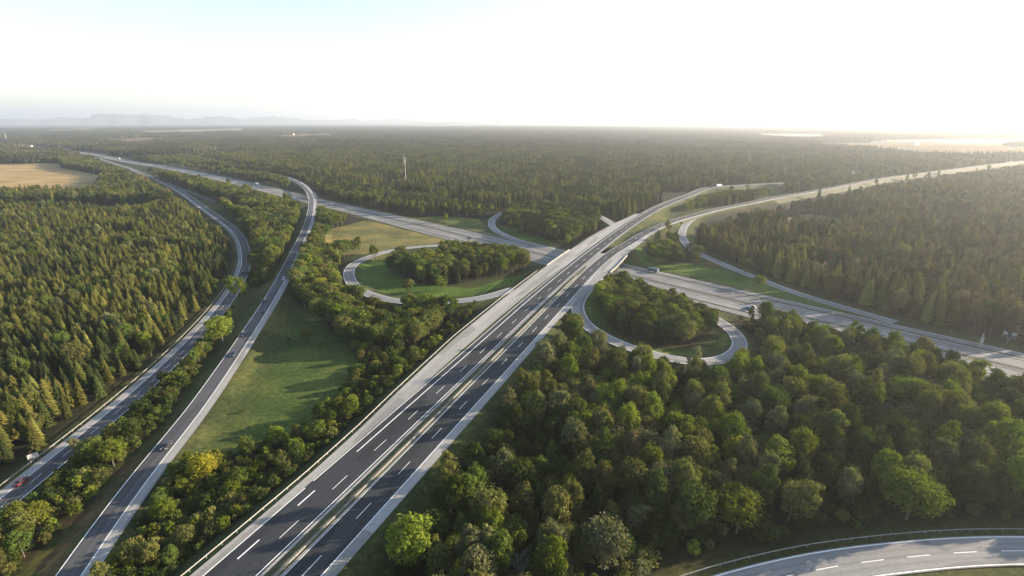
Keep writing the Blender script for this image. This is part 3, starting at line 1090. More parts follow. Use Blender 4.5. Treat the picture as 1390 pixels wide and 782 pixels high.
# ------------------------------------------------------------------ tree shapes (real size; scaled per tree)
def leaf_quads(P, Nrm, size, g):
    """one small kite-shaped leaf spray at each P, facing about Nrm"""
    n = len(P)
    Nn = Nrm + g.normal(0, 0.45, (n, 3))
    Nn /= np.linalg.norm(Nn, axis=1)[:, None] + 1e-9
    A = np.cross(Nn, g.normal(0, 1, (n, 3)))
    A /= np.linalg.norm(A, axis=1)[:, None] + 1e-9
    B = np.cross(Nn, A)
    s = (size * g.uniform(0.65, 1.35, n))[:, None]
    w = s * g.uniform(0.55, 0.9, (n, 1))
    return np.stack([P - A * s, P + B * w * .8 - A * s * .1, P + A * s, P - B * w * .8 + A * s * .15], 1)


def crown_broad(seed, h, rad, lobes=30, per=150, size=.34, base=.22, flat=0.9, gaps=0.15):
    g = np.random.default_rng(seed)
    out = []
    cz = h * (base + (1 - base) * .52)
    rz = h * (1 - base) * .5
    lop = g.normal(0, .12, 2)
    for k in range(lobes):
        a = 2.399963 * k + g.normal(0, .5)
        u = 1 - 1.75 * (k + .5) / lobes                     # from the top down
        rr = math.sqrt(max(0, 1 - u * u)) * (1.0 if u > 0 else .92)
        m_ = g.uniform(.42, .92)
        c = np.array([rad * rr * m_ * math.cos(a) + lop[0] * rad * (1 + u), rad * rr * m_ * math.sin(a) + lop[1] * rad * (1 + u), cz + rz * u * g.uniform(.55, .95) * flat])
        lr = rad * g.uniform(.18, .38) * (1.0 if u > -.3 else .8)
        n = int(per * (lr / (rad * .33)) ** 2)
        d = g.normal(0, 1, (n, 3))
        d[:, 2] = d[:, 2] * .8 + .25
        d /= np.linalg.norm(d, axis=1)[:, None]
        keep = np.sin(d[:, 0] * 4 + k) * np.sin(d[:, 1] * 4 + 2 * k) * np.sin(d[:, 2] * 5) < (.45 - gaps)
        d = d[keep]
        P = c + d * (lr * g.uniform(.62, 1.12, len(d)) ** 1)[:, None] * np.array([1, 1, .82])
        out.append(leaf_quads(P, d, size, g))
    # loose sprays that break the outline
    n = int(lobes * per * .08)
    d = g.normal(0, 1, (n, 3))
    d /= np.linalg.norm(d, axis=1)[:, None]
    P = np.array([lop[0] * rad, lop[1] * rad, cz]) + d * np.array([rad, rad, rz]) * g.uniform(.75, 1.04, (n, 1))
    P = P[P[:, 2] > h * base * .8]
    out.append(leaf_quads(P, np.tile([0, 0, 1.0], (len(P), 1)), size, g))
    return np.concatenate(out)


def trunk_mesh(name, seed, h, r, rad, m=M_BARK, limbs=5, top=.75, base=.22):
    g = np.random.default_rng(seed)
    mb = MB()
    p = np.array([0., 0, -.6])
    segs = 4
    for k in range(segs):
        q = np.array([g.normal(0, .12), g.normal(0, .12), h * top * (k + 1) / segs])
        mb.tube(p, q, r * (1 - .75 * k / segs), r * (1 - .75 * (k + 1) / segs), 6)
        p = q
    for k in range(limbs):
        a = 2 * math.pi * k / limbs + g.normal(0, .3)
        z0 = h * (base + .1 + .3 * g.uniform())
        q = (math.cos(a) * rad * .6, math.sin(a) * rad * .6, z0 + h * .22 * g.uniform(.6, 1.3))
        mid = (q[0] * .45, q[1] * .45, z0 + (q[2] - z0) * .4)
        mb.tube((0, 0, z0), mid, r * .42, r * .3, 5)
        mb.tube(mid, q, r * .3, r * .08, 5)
    me = bpy.data.meshes.new(name)
    me.from_pydata(mb.v, [], mb.f)
    me.materials.append(m)
    me.update()
    return me


def crown_spruce(seed, h, rad, levels=22, taper=.82):
    """whorls of drooping boughs round a straight leader"""
    g = np.random.default_rng(seed)
    Q = []
    for k in range(levels):
        t = k / (levels - 1)
        z = h * (.10 + .88 * t)
        r = rad * ((1 - t) ** taper) * g.uniform(.86, 1.1) + .10
        nb = max(5, int(13 * (1 - t * .55)))
        a0 = g.uniform(0, 6.28)
        for j in range(nb):
            a = a0 + 2 * math.pi * j / nb + g.normal(0, .16)
            rr = r * g.uniform(.72, 1.15)
            d = np.array([math.cos(a), math.sin(a), 0])
            s = np.array([-math.sin(a), math.cos(a), 0])
            drop = rr * g.uniform(.22, .5)
            p0 = np.array([0, 0, z + .12 * rr])
            p1 = d * rr * .55 + np.array([0, 0, z - drop * .25])
            p2 = d * rr + np.array([0, 0, z - drop])
            w1 = min(.62, .26 + rr * .17) * g.uniform(.8, 1.2)
            Q.append([p0 - s * .07, p0 + s * .07, p1 + s * w1, p1 - s * w1])
            Q.append([p1 - s * w1, p1 + s * w1, p2 + s * .10, p2 - s * .10])
            # hanging side twigs
            hang = np.array([0, 0, -g.uniform(.25, .6) * min(1, rr)])
            Q.append([p1 + s * w1 * .8, p2, p2 + hang, p1 + s * w1 * .4 + hang])
            Q.append([p1 - s * w1 * .8, p2, p2 + hang, p1 - s * w1 * .4 + hang])
    Q.append([np.array([-.07, 0, h * .93]), np.array([.07, 0, h * .93]), np.array([.02, 0, h]), np.array([-.02, 0, h])])
    return np.array(Q)


def crown_poplar(seed, h, rad):
    g = np.random.default_rng(seed)
    n = 2600
    t = g.uniform(0, 1, n) ** .9
    a = g.uniform(0, 6.283, n)
    r = rad * np.sin(np.clip(t * .93 + .06, 0, 1) * math.pi) ** .6 * g.uniform(.55, 1.08, n)
    P = np.c_[r * np.cos(a), r * np.sin(a), h * (.08 + .92 * t)]
    return leaf_quads(P, np.c_[np.cos(a), np.sin(a), np.full(n, .6)], .42, g)


class Kind:
    def __init__(self, crowns, trunks, tones, h, r):
        self.crowns, self.trunks, self.tones, self.h, self.r = crowns, trunks, tones, h, r
        self.first = {}


def kind_variants(name, crown_arrays, trunk_meshes, mats, h, r):
    crowns, tones, tr = [], [], []
    for tone, mt in mats:
        for i, ca in enumerate(crown_arrays):
            crowns.append(quads_mesh(name, ca, mt))
            tones.append(tone)
            tr.append(trunk_meshes[i % len(trunk_meshes)])
    return Kind(crowns, tr, tones, h, r)


BROAD = kind_variants('crown', [crown_broad(11, 13, 4.3, 36, 190, .29), crown_broad(12, 13, 4.6, 42, 180, .29, .2, 1.0), crown_broad(13, 13, 3.9, 32, 190, .28, .18, 1.05), crown_broad(14, 13, 5.0, 46, 170, .30, .26, .85, .2), crown_broad(15, 13, 3.6, 28, 190, .28, .15, 1.1)],
                      [trunk_mesh('trunk', 1, 13, .26, 4.2), trunk_mesh('trunk', 2, 13, .3, 4.6), trunk_mesh('trunk', 3, 13, .22, 3.8)],
                      [(k, TONES[k]) for k in ('dark green', 'mid green', 'olive', 'yellow green', 'grey green', 'brown green', 'golden')], 13, 4.4)
SPRUCE = kind_variants('crown', [crown_spruce(21, 18, 2.7, 22, .7), crown_spruce(22, 18, 2.4, 24, .85), crown_spruce(23, 18, 2.8, 21, .55), crown_spruce(24, 18, 2.5, 20, .62)],
                       [trunk_mesh('trunk', 4, 18, .2, 1.5, M_BARK, 0, .9)], [(k, NEEDLES[k]) for k in NEEDLES], 18, 2.6)
SHRUB = kind_variants('foliage', [crown_broad(31, 4, 1.7, 14, 110, .22, .06, 1.0, .2), crown_broad(32, 4, 2.1, 18, 100, .22, .05, .9, .2), crown_broad(33, 4, 1.25, 11, 110, .2, .08, 1.05, .2)],
                      [trunk_mesh('stem', 5, 4, .08, 1.2, M_BARK, 4, .7, .08)], [(k, TONES[k]) for k in ('dark green', 'mid green', 'olive', 'yellow green', 'grey green', 'brown green', 'golden')], 4, 1.7)
POPLAR = kind_variants('crown', [crown_poplar(41, 15, 1.7), crown_poplar(42, 15, 1.5)], [trunk_mesh('trunk', 6, 15, .18, .8, M_BARK, 0, .8)], [('yellow green', TONES['yellow green'])], 15, 1.6)

# ------------------------------------------------------------------ where the trees stand
CAND = {'broad': [], 'spruce': [], 'shrub': []}


def grid_points(poly, spacing, jitter=.42):
    lo, hi = np.min(poly, 0), np.max(poly, 0)
    nx_, ny_ = int((hi[0] - lo[0]) / spacing) + 1, int((hi[1] - lo[1]) / spacing) + 1
    X, Y = np.meshgrid(np.arange(nx_), np.arange(ny_), indexing='ij')
    P = np.c_[lo[0] + (X.ravel() + .5 * (Y.ravel() % 2)) * spacing, lo[1] + Y.ravel() * spacing]
    P += rng.normal(0, spacing * jitter * .5, P.shape)
    return P


def clump(P, scale, seed):
    """slowly varying value 0..1 over the ground"""
    g = np.random.default_rng(seed)
    v = np.zeros(len(P))
    for k in range(6):
        a = g.uniform(0, 6.28)
        f = g.uniform(.6, 1.7) / scale
        v += np.sin((P[:, 0] * math.cos(a) + P[:, 1] * math.sin(a)) * f * 6.28 + g.uniform(0, 6.28))
    return np.clip(.5 + v / 5, 0, 1)


def add(kind, P, place, hmin, hmax, tones, near=5.0, wide=(0.85, 1.2), open_ok=False):
    if not len(P):
        return
    ok = clearance(P) > near
    if not open_ok:
        ok &= ~open_land(P)
    P = P[ok]
    K = {'broad': BROAD, 'spruce': SPRUCE, 'shrub': SHRUB}[kind]
    names = list(tones)
    w = np.array([tones[k] for k in names], float)
    c2 = clump(P, 110, 23)
    bright = np.array([{'dark green': -1, 'mid green': .2, 'olive': .5, 'ochre': 1, 'grey green': .2, 'brown green': .3, 'yellow green': 1, 'golden': 1}[k] for k in names])
    c = clump(P, 60, {'broad': 3, 'spruce': 4, 'shrub': 5}[kind])
    for p, cl, cb in zip(P, c, c2):
        ww = w * np.exp(bright * (cb - .5) * 2.6)
        tone = names[int(rng.choice(len(names), p=ww / ww.sum()))]
        opts = [i for i, t_ in enumerate(K.tones) if t_ == tone]
        h = hmin + (hmax - hmin) * (.55 * rng.beta(2.2, 2.0) + .45 * cl)
        sz = h / K.h
        CAND[kind].append((p[0], p[1], sz * rng.uniform(*wide), sz, rng.uniform(0, 6.283), int(rng.choice(opts)), place, h))


def region(poly, spacing):
    P = grid_points(poly, spacing)
    return P[inside(P, poly)]


def split(P, fr, seed=1):
    m_ = (clump(P, 45, seed) * .7 + rng.uniform(0, 1, len(P)) * .5) < fr * 1.2
    return P[m_], P[~m_]


T_WOOD = {'dark green': 3, 'mid green': 2.6, 'olive': 3.2, 'grey green': 2.0, 'brown green': .12, 'yellow green': .9}
T_LIT = {'mid green': 3.0, 'olive': 2.8, 'yellow green': 1.7, 'dark green': 1.5, 'golden': .02}
T_NE = {'dark green': 1.5, 'olive': 2, 'grey green': 2, 'brown green': 7, 'mid green': .6}
T_SPR = {'dark green': 3, 'olive': 3, 'ochre': 1.0}

# plantation of spruce, with a few broadleaved trees along its rim
P = region(R_PLANTATION, 4.6)
P = P[(rng.uniform(0, 1, len(P)) < .92) & (clump(P, 38, 91) > .08)]
mix = (rng.uniform(0, 1, len(P)) < .05 + .25 * (clump(P, 70, 92) > .72)) & (clearance(P) > 17)
add('broad', P[mix], 'scattered amid the spruce plantation', 9, 14, {'olive': 3, 'mid green': 2, 'grey green': 1}, 6, (.6, .95))
P = P[~mix]
edge = clearance(P) < 17
add('spruce', P[~edge], 'in the dense plantation beyond the outer curving road', 7.5, 14.5, {'dark green': 2, 'olive': 3.2, 'ochre': 1.0}, 6, (1.15, 1.75))
e1, e2 = split(P[edge], .35)
add('broad', e1[::2], 'along the rim of the spruce plantation', 6, 11, T_LIT, 6)
add('spruce', e2, 'at the road edge of the plantation', 7, 13, T_SPR, 6, (1.1, 1.5))
add('shrub', e1[1::2], 'along the rim of the spruce plantation', 2, 5, T_LIT, 4)

# strip between the outer road and the slip road: shrubs near, woods farther on
P = region(R_STRIP, 3.7)
nearp = P[:, 1] < 330
a, b_ = split(P[nearp], .27, 4)
add('broad', a, 'on the strip between outer road and slip road', 5, 10, T_LIT, 3.6, (.8, 1.1))
add('shrub', b_, 'on the strip between outer road and slip road', 2.2, 5.2, T_LIT, 2.6, (.9, 1.4))
a, b_ = split(P[~nearp], .55, 5)
add('broad', a, 'in the wood enclosed by the two curving roads', 9, 16, T_LIT, 5)
add('spruce', b_[::2], 'in the wood enclosed by the two curving roads', 9, 17, T_SPR, 5)

# wood between the slip road and the motorway
P = region(R_STRIP, 2.9)
add('shrub', P[P[:, 1] < 330], 'low on the strip between the two curving roads', 1, 2.6, {'dark green': 3, 'mid green': 2, 'olive': 1}, 2.4, (1.1, 1.8))
P = region(R_MIDDLE, 2.8)
add('shrub', P[P[:, 1] < 215], 'low in the thicket between slip road and motorway', 1, 3, {'dark green': 3, 'mid green': 2, 'olive': 1}, 3, (1.1, 1.8))

P = region(R_MIDDLE, 4.3)
lat = (P - MO) @ MN
rim = lat > -48
top = P[:, 1] > 215
a, b_ = split(P[~rim & top], .75, 6)
add('broad', a, 'in the wood between the slip road and the motorway', 9, 15.5, T_LIT, 5)
add('spruce', b_[::2], 'in the wood between the slip road and the motorway', 9, 16, T_SPR, 5)
a, b_ = split(P[~rim & ~top], .4, 7)
add('broad', a, 'in the thicket between the slip road and the motorway', 5, 10.5, T_LIT, 4)
add('shrub', b_, 'in the thicket between the slip road and the motorway', 2.2, 6, T_LIT, 3.4, (.9, 1.3))
a, b_ = split(P[rim], .3, 8)
add('broad', a[::2], 'among the shrubs beside the motorway guard rail', 5, 9, T_LIT, 4.5, (.7, 1.0))
add('shrub', b_, 'beside the motorway guard rail', 2, 5.5, T_LIT, 2.6, (.75, 1.15))
P = region(R_MIDDLE, 3.6)
add('shrub', P[(P - MO) @ MN > -38], 'on the bank beside the motorway guard rail', 1.2, 2.8, {'dark green': 2, 'mid green': 2, 'olive': 1}, 2.4, (1.0, 1.6))

P = region(R_BRIDGE_WOOD, 5.5)
add('broad', P, 'in the wood between the slip road bridge and the highway', 10, 16, T_LIT, 6)
P = region(R_LOOP_SW, 4.8)
a, b_ = split(P, .75, 9)
add('broad', a, 'on the wooded island inside the western loop ramp', 9, 15, {'dark green': 1.2, 'olive': 4, 'mid green': 2.4, 'yellow green': 1.2}, 6)
add('spruce', b_[::2], 'on the wooded island inside the western loop ramp', 9, 15, T_SPR, 6)
P = region(R_LOOP_NW, 5.4)
add('broad', P, 'on the wooded island inside the far loop ramp', 11, 17, {'dark green': 4, 'olive': 2, 'mid green': 2}, 5)
P = region(R_LOOP_SE, 5.2)
add('broad', P, 'on the wooded island inside the eastern loop ramp', 9, 14.5, {'dark green': .8, 'olive': 4, 'mid green': 2.4, 'yellow green': 1.4}, 6)

# the big deciduous wood east of the motorway
P = region(R_EAST, 5.2)
cl = clearance(P)
add('shrub', P[(cl <= 12)], 'along the rim of the big deciduous wood', 2, 5, T_WOOD, 5.5, (1, 1.5))
P = P[cl > 8.5]
em = rng.uniform(0, 1, len(P)) < .36
add('broad', P[em], 'standing out of the big deciduous wood', 12.5, 18, {'mid green': 2.4, 'olive': 3.4, 'grey green': 2.4, 'yellow green': 1.6, 'brown green': .08, 'dark green': .8}, 8, (.54, .86))
add('broad', P[~em], 'in the big deciduous wood east of the motorway', 7, 13, T_WOOD, 8, (.56, .95))
# unseen trees carrying the wood on towards the sun, added to shade the bend
P = region(np.array([(140., 60.), (300., 60.), (300., 190.), (175., 150.)]), 7)
add('broad', P, 'in the big deciduous wood east of the motorway', 10, 16, T_WOOD, 7, (.8, 1.2))
P = region(R_EAST, 4.0)
add('shrub', P, 'as undergrowth in the big deciduous wood', 1.8, 4.5, {'dark green': 4, 'mid green': 1.5, 'olive': 1}, 7, (1.2, 1.9))

P = region(R_NE_CLUMP, 5.5)
add('broad', P, 'in the clump between east carriageway and descending ramp', 8, 15, {'mid green': 2, 'yellow green': 2, 'olive': 2}, 5)
P = region(R_WEDGE, 5.0)
add('broad', P, 'on the wedge between the two motorway carriageways', 6, 11, {'mid green': 2, 'yellow green': 2, 'olive': 2}, 5)
P = region(R_NE, 6.0)
a, b_ = split(P, .45, 10)
add('broad', a[clump(a, 55, 71) > .24], 'in the wide hazy forest beyond the descending ramp', 8, 18, T_NE, 7, (.6, 1.0))
add('spruce', b_[clump(b_, 70, 72) > .2], 'in the wide hazy forest beyond the descending ramp', 11, 21, {'dark green': 1.5, 'olive': 2, 'ochre': 4}, 7, (1.0, 1.5))

# the open forest beyond the highway, on to 1.7 km
def wedge_points(r0, r1, spacing):
    poly = np.array([(-r1 * 1.1, 0), (r1 * 1.1, 0), (r1 * 1.1, r1), (-r1 * 1.1, r1)])
    P = grid_points(poly, spacing)
    d = np.hypot(P[:, 0], P[:, 1])
    az = np.degrees(np.arctan2(P[:, 0], P[:, 1]))
    return P[(d >= r0) & (d < r1) & (np.abs(az) < 52)]


P = wedge_points(300, 1750, 6.6)
named = np.zeros(len(P), bool)
for r_ in (R_PLANTATION, R_STRIP, R_MIDDLE, R_BRIDGE_WOOD, R_LOOP_SW, R_LOOP_NW, R_LOOP_SE, R_EAST, R_NE_CLUMP, R_NE, R_WEDGE):
    named |= inside(P, r_)
P = P[~named]
north, west_, east_ = north_of_highway(P), west_of_field(P), far_east(P)
PN = P[north]
nd = PN @ HN - 308
band = nd < 85
a, b_ = split(PN[band], .72, 12)
a = a[clump(a, 30, 33) > .25]
add('broad', a, 'in the bushy belt beyond the crossing highway', 7, 14, {'mid green': 3, 'yellow green': 1.6, 'olive': 3, 'dark green': 2}, 11)
add('spruce', b_, 'in the bushy belt beyond the crossing highway', 9, 17, T_SPR, 11)
rest = PN[~band]
rest = rest[clump(rest, 140, 35) > .10]
a, b_ = split(rest, .30, 13)
add('broad', a, 'in the wide forest beyond the crossing highway', 12, 18, T_WOOD, 10)
add('spruce', b_, 'in the wide forest beyond the crossing highway', 14, 23, T_SPR, 10)
a, b_ = split(np.concatenate([P[west_ & ~north], P[east_ & ~north & ~west_]]), .5, 14)
add('broad', a, 'in the far woods', 10, 17, T_WOOD, 10)
add('spruce', b_, 'in the far woods', 12, 21, T_SPR, 10)

# ------------------------------------------------------------------ open views: in the photograph these roads and fields are not hidden
VIEW = {}


def keep_view(pts, reach=1.0):
    for x, y in pts:
        VIEW.setdefault(int(round(math.degrees(math.atan2(x, y)) / .15)), []).append(math.hypot(x, y))


def dense(poly, step):
    lo, hi = poly.min(0), poly.max(0)
    X, Y = np.meshgrid(np.arange(lo[0], hi[0], step), np.arange(lo[1], hi[1], step), indexing='ij')
    P_ = np.c_[X.ravel(), Y.ravel()]
    return P_[inside(P_, poly)]


def off_path(path, o, m_):
    d, n, s = frames(path)
    return (path[:, :2] + n * o)[m_(s)]


_west_end = 3.0 * int(np.argmin(np.linalg.norm(west[:, :2] - U(1062, 249.2, 4.5), axis=1)))
for o in (-10, -6, -2):
    keep_view(off_path(west, o, lambda s: (s > 560) & (s < _west_end)))
for o in (1, 5, 9):
    keep_view(off_path(east, o, lambda s: s > 480))
for o in (-8, 0, 8):
    keep_view(off_path(hw, o, lambda s: (s > 1150) & (s < 2600)))
keep_view(off_path(loop_sw, 0, lambda s: (s > 75) & (s < 260)))
keep_view(off_path(outer, 2.5, lambda s: s > 0))
keep_view(off_path(ramp_ne, 0, lambda s: s > 90))
for (poly, w) in FAR_FIELDS:
    keep_view(dense(poly, 22))
for k in VIEW:
    VIEW[k] = np.sort(np.array(VIEW[k]))


def blocks_view(x, y, h):
    d = math.hypot(x, y)
    far_ = d * CAM_Z / max(5., CAM_Z - h)
    if far_ - d < 3:
        return False
    a = math.degrees(math.atan2(x, y)) / .15
    w = max(0, int(round(math.degrees(4.0 / d) / .15)))
    for k in range(int(round(a)) - w, int(round(a)) + w + 1):
        v = VIEW.get(k)
        if v is not None:
            i = np.searchsorted(v, d + 1)
            if i < len(v) and v[i] < far_:
                return True
    return False


for k in CAND:
    CAND[k] = [c for c in CAND[k] if c[7] < 3 or not (blocks_view(c[0], c[1], c[7] * 1.02) and rng.uniform() < (.985 if math.hypot(c[0], c[1]) > 480 else .88))]

# ------------------------------------------------------------------ trees one can point to
HERO = []       # px, py of the crown's middle, crown radius in px, kind, tone, height, label


def hero(px, py, rp, kind, tone, h, label):
    K = {'broad': BROAD, 'spruce': SPRUCE, 'shrub': SHRUB}[kind]
    zc = h * .58
    x, y = U(px, py, zc + ground_z(*U(px, py, zc)))
    _, _, d = project(x, y, zc)
    r = rp * d / F_PX
    opts = [i for i, t_ in enumerate(K.tones) if t_ == tone]
    sw, sh = r / K.r, h / K.h
    if sw > 1.3 * sh:
        sh = sw / 1.3
    sw = max(sw, .7 * sh)
    HERO.append((x, y, sw, sh, rng.uniform(0, 6.28), opts[len(HERO) % len(opts)], label, h, kind))


hero(277, 632, 20, 'broad', 'golden', 9, 'golden yellow tree standing at the meadow corner beside the slip road')
hero(315, 664, 12, 'broad', 'yellow green', 7, 'small lime green tree just below the golden tree')
hero(340, 603, 11, 'broad', 'mid green', 8, 'fresh green tree at the meadow edge next to a leafy twin')
hero(372, 590, 10, 'broad', 'yellow green', 7.5, 'yellowish tree at the meadow tip nearest the motorway')
hero(549, 738, 37, 'broad', 'yellow green', 10, 'wide bright green tree nearest the motorway shoulder at the wood corner')
hero(820, 732, 34, 'broad', 'grey green', 15, 'largest pale green tree in the wood near the concrete bend')
hero(700, 722, 20, 'broad', 'mid green', 10, 'round green tree next to the bare grey tree')
hero(706, 686, 20, 'broad', 'olive', 11, 'domed olive tree just above the round green tree')
hero(646, 708, 18, 'broad', 'yellow green', 9, 'light green domed tree between the motorway and the bare grey tree')
hero(637, 625, 22, 'broad', 'dark green', 12, 'tall dark tree at the rim of the wood facing the motorway')
hero(712, 573, 15, 'broad', 'yellow green', 9, 'little pale topped tree between dark crowns by the motorway')
hero(794, 577, 16, 'broad', 'yellow green', 12, 'yellow green tree catching the sun below the eastern loop')
hero(827, 552, 18, 'broad', 'yellow green', 14, 'tall slender yellow green tree below the eastern loop')
hero(797, 612, 19, 'broad', 'olive', 11, 'olive tree directly below the sunlit yellow green tree')
hero(773, 660, 16, 'broad', 'golden', 10, 'golden topped tree amid dark crowns in the big wood')
hero(905, 655, 27, 'broad', 'grey green', 13, 'grey green tree with clustered twigs in the middle of the big wood')
hero(1005, 690, 30, 'broad', 'yellow green', 13, 'bright green tree closest to the start of the concrete bend')
hero(1075, 675, 26, 'broad', 'olive', 13, 'broad olive tree behind the concrete bend')
hero(1240, 668, 33, 'broad', 'yellow green', 15, 'wide sunlit tree bulging above the concrete bend')
hero(1062, 622, 24, 'broad', 'yellow green', 13, 'round yellowish tree in the hazy part of the big wood')
hero(994, 612, 18, 'broad', 'golden', 12, 'small golden green tree amid brown shade in the big wood')
hero(1113, 530, 20, 'broad', 'yellow green', 13, 'pale yellow green tree near the highway end of the big wood')
hero(1215, 528, 24, 'broad', 'yellow green', 14, 'broad pale tree beside the highway shoulder')
hero(417, 455, 9, 'broad', 'olive', 6, 'lone bush like tree standing in the open meadow')
hero(508, 340, 8, 'broad', 'yellow green', 10, 'single yellow green tree where the western loop turns')
hero(1012, 360, 9, 'broad', 'olive', 9, 'single rounded tree on the grass between highway and descending ramp')
hero(1032, 381, 8, 'broad', 'yellow green', 8, 'small bushy tree hiding part of the descending ramp')
hero(105, 605, 8, 'broad', 'grey green', 6, 'pale wispy tree leaning over the outer road')
hero(150, 615, 16, 'broad', 'yellow green', 8, 'bright green tree on the strip nearest the road sign')
hero(25, 735, 18, 'broad', 'mid green', 8, 'leafy green tree at the very corner of the shrub strip')
hero(50, 700, 16, 'broad', 'yellow green', 8, 'yellow green tree at the outer road close to the red car')
hero(300, 452, 17, 'broad', 'yellow green', 9, 'rounded bright tree midway along the shrub strip')
hero(328, 395, 15, 'broad', 'yellow green', 10, 'tall bright tree where the strip meets the enclosed wood')
hero(438, 388, 10, 'broad', 'golden', 12, 'yellow crowned tree in front of the western loop')
hero(600, 385, 9, 'broad', 'yellow green', 8, 'small round tree on the lawn of the western loop')
hero(553, 388, 9, 'broad', 'olive', 8, 'second small round tree on the lawn of the western loop')
SHORT = ['the golden meadow corner tree', 'the small lime green tree', 'the fresh green meadow edge tree', 'the yellowish meadow tip tree', 'the bright tree at the wood corner', 'the largest pale green tree', 'the round tree by the bare one', 'the domed olive tree', 'the light green domed tree', 'the tall dark rim tree', 'the little pale topped tree', 'the sunlit tree below the eastern loop', 'the slender tree below the eastern loop', 'the olive tree under the sunlit one', 'the golden topped tree', 'the tree with clustered grey twigs', 'the bright tree starting the bend', 'the broad olive tree behind the bend', 'the wide tree above the bend', 'the round yellowish hazy tree', 'the small golden green tree', 'the pale tree at the highway end', 'the broad pale tree by the highway', 'the lone meadow bush', 'the single tree at the western loop turn', 'the single tree on the ramp lawn', 'the bushy tree hiding the ramp', 'the wispy tree leaning over the road', 'the bright tree near the road sign', 'the corner tree of the shrub strip', 'the tree close to the red car', 'the rounded tree midway along the strip', 'the tall bright tree ending the strip', 'the yellow crowned tree by the loop', 'the small round lawn tree', 'the second round lawn tree']
assert len(SHORT) == len(HERO)


def where_exactly(x, y, place):
    dd = [math.hypot(x - h_[0], y - h_[1]) for h_ in HERO]
    i = int(np.argmin(dd))
    if dd[i] < 7.5:
        return 'touching ' + SHORT[i]
    if dd[i] < 13:
        dx, dy = x - HERO[i][0], y - HERO[i][1]
        return ('behind ' if (dx * HERO[i][0] + dy * HERO[i][1]) > 0 else 'before ') + SHORT[i]
    near_ = lambda p, r: np.min(np.hypot(p[:, 0] - x, p[:, 1] - y)) < r
    if 'big deciduous wood' in place:
        for p, r, t_ in ((bend, 16, 'along the concrete bend'), (bend, 30, 'a little behind the concrete bend'), (loop_se, 16, 'right below the eastern loop ramp'), (loop_se, 28, 'second rank below the eastern loop ramp'), (east[::2], 28, 'at the wood rim facing the motorway'), (east[::2], 42, 'in the second rank from the motorway'), (hw_wide, 40, 'at the wood rim facing the highway')):
            if near_(p, r):
                return t_
        return place.replace(' east of the motorway', '') + (', near side' if y < 135 else (', middle' if y < 175 else ', far side'))
    if 'plantation' in place:
        for r, t_ in ((16, 'first rank of the plantation by the road'), (26, 'second rank of the plantation by the road'), (38, 'third rank of the plantation by the road')):
            if near_(outer, r):
                return t_
        return 'deep in the plantation' + (', nearest rows' if y < 150 else (', middle rows' if y < 220 else ', farther rows'))
    if 'thicket' in place or 'guard rail' in place or 'strip' in place:
        if 'strip' in place:
            return ('low on' if place[:3] == 'low' else 'on') + ' the shrub strip between the roads' + (', near the red car' if y < 125 else (', halfway up' if y < 190 else ', farther up'))
        return ('beside the guard rail' if 'guard' in place else ('low in' if place[:3] == 'low' else 'in') + ' the roadside thicket') + (', below the golden tree' if y < 135 else (', beside the meadow' if y < 180 else ', past the meadow tip'))
    return place


HP = np.array([(h_[0], h_[1], max(2.0, h_[2] * 4.0)) for h_ in HERO])
BARE = U(705, 770, 4)

# thin out the rest around them
for k in CAND:
    A = np.array([(c[0], c[1]) for c in CAND[k]])
    keep = np.ones(len(A), bool)
    for x, y, r in HP:
        rr = r * (.95 if k != 'shrub' else .7)
        keep &= np.hypot(A[:, 0] - x, A[:, 1] - y) > rr
        # nothing tall right in front of it
        dx, dy = -x / math.hypot(x, y), -y / math.hypot(x, y)
        al = (A[:, 0] - x) * dx + (A[:, 1] - y) * dy
        ac = np.abs((A[:, 0] - x) * -dy + (A[:, 1] - y) * dx)
        if k != 'shrub':
            keep &= ~((al > 0) & (al < r * 2.0) & (ac < r * .8))
    keep &= np.hypot(A[:, 0] - BARE[0], A[:, 1] - BARE[1]) > 4
    CAND[k] = [c for c, q in zip(CAND[k], keep) if q]
    # crowding: broad crowns keep apart a little by size (cheap grid pass)
print('CANDIDATES', {k: len(v) for k, v in CAND.items()})

NAMES = {'broad': ('broadleaf_tree', 'tree', 'crown', 'trunk', BROAD), 'spruce': ('spruce_tree', 'spruce', 'crown', 'trunk', SPRUCE), 'shrub': ('shrub', 'shrub', 'foliage', 'stem', SHRUB)}


def plant(kind, x, y, sw, sh, rz, var, label, group=None):
    nm, cat, pc, pt, K = NAMES[kind]
    t = empty(nm, (x, y, ground_z(x, y)), rz, (sw, sw, sh))
    tag(t, label, cat, group)
    c = bpy.data.objects.new(pc, K.crowns[var])
    COL.objects.link(c)
    c.parent = t
    s = bpy.data.objects.new(pt, K.trunks[var])
    COL.objects.link(s)
    s.parent = t
    if var not in K.first:
        K.first[var] = (c, s)
    return t


for (x, y, sw, sh, rz, var, label, h, kind) in HERO:
    plant(kind, x, y, sw, sh, rz, var, label)
nh = {'broad': len(HERO), 'spruce': 0, 'shrub': 0}


def size_word(kind, h):
    lim = {'broad': (8, 12), 'spruce': (14, 18), 'shrub': (2.6, 4)}[kind]
    return 'short' if h < lim[0] else ('tall' if h > lim[1] else 'middling')


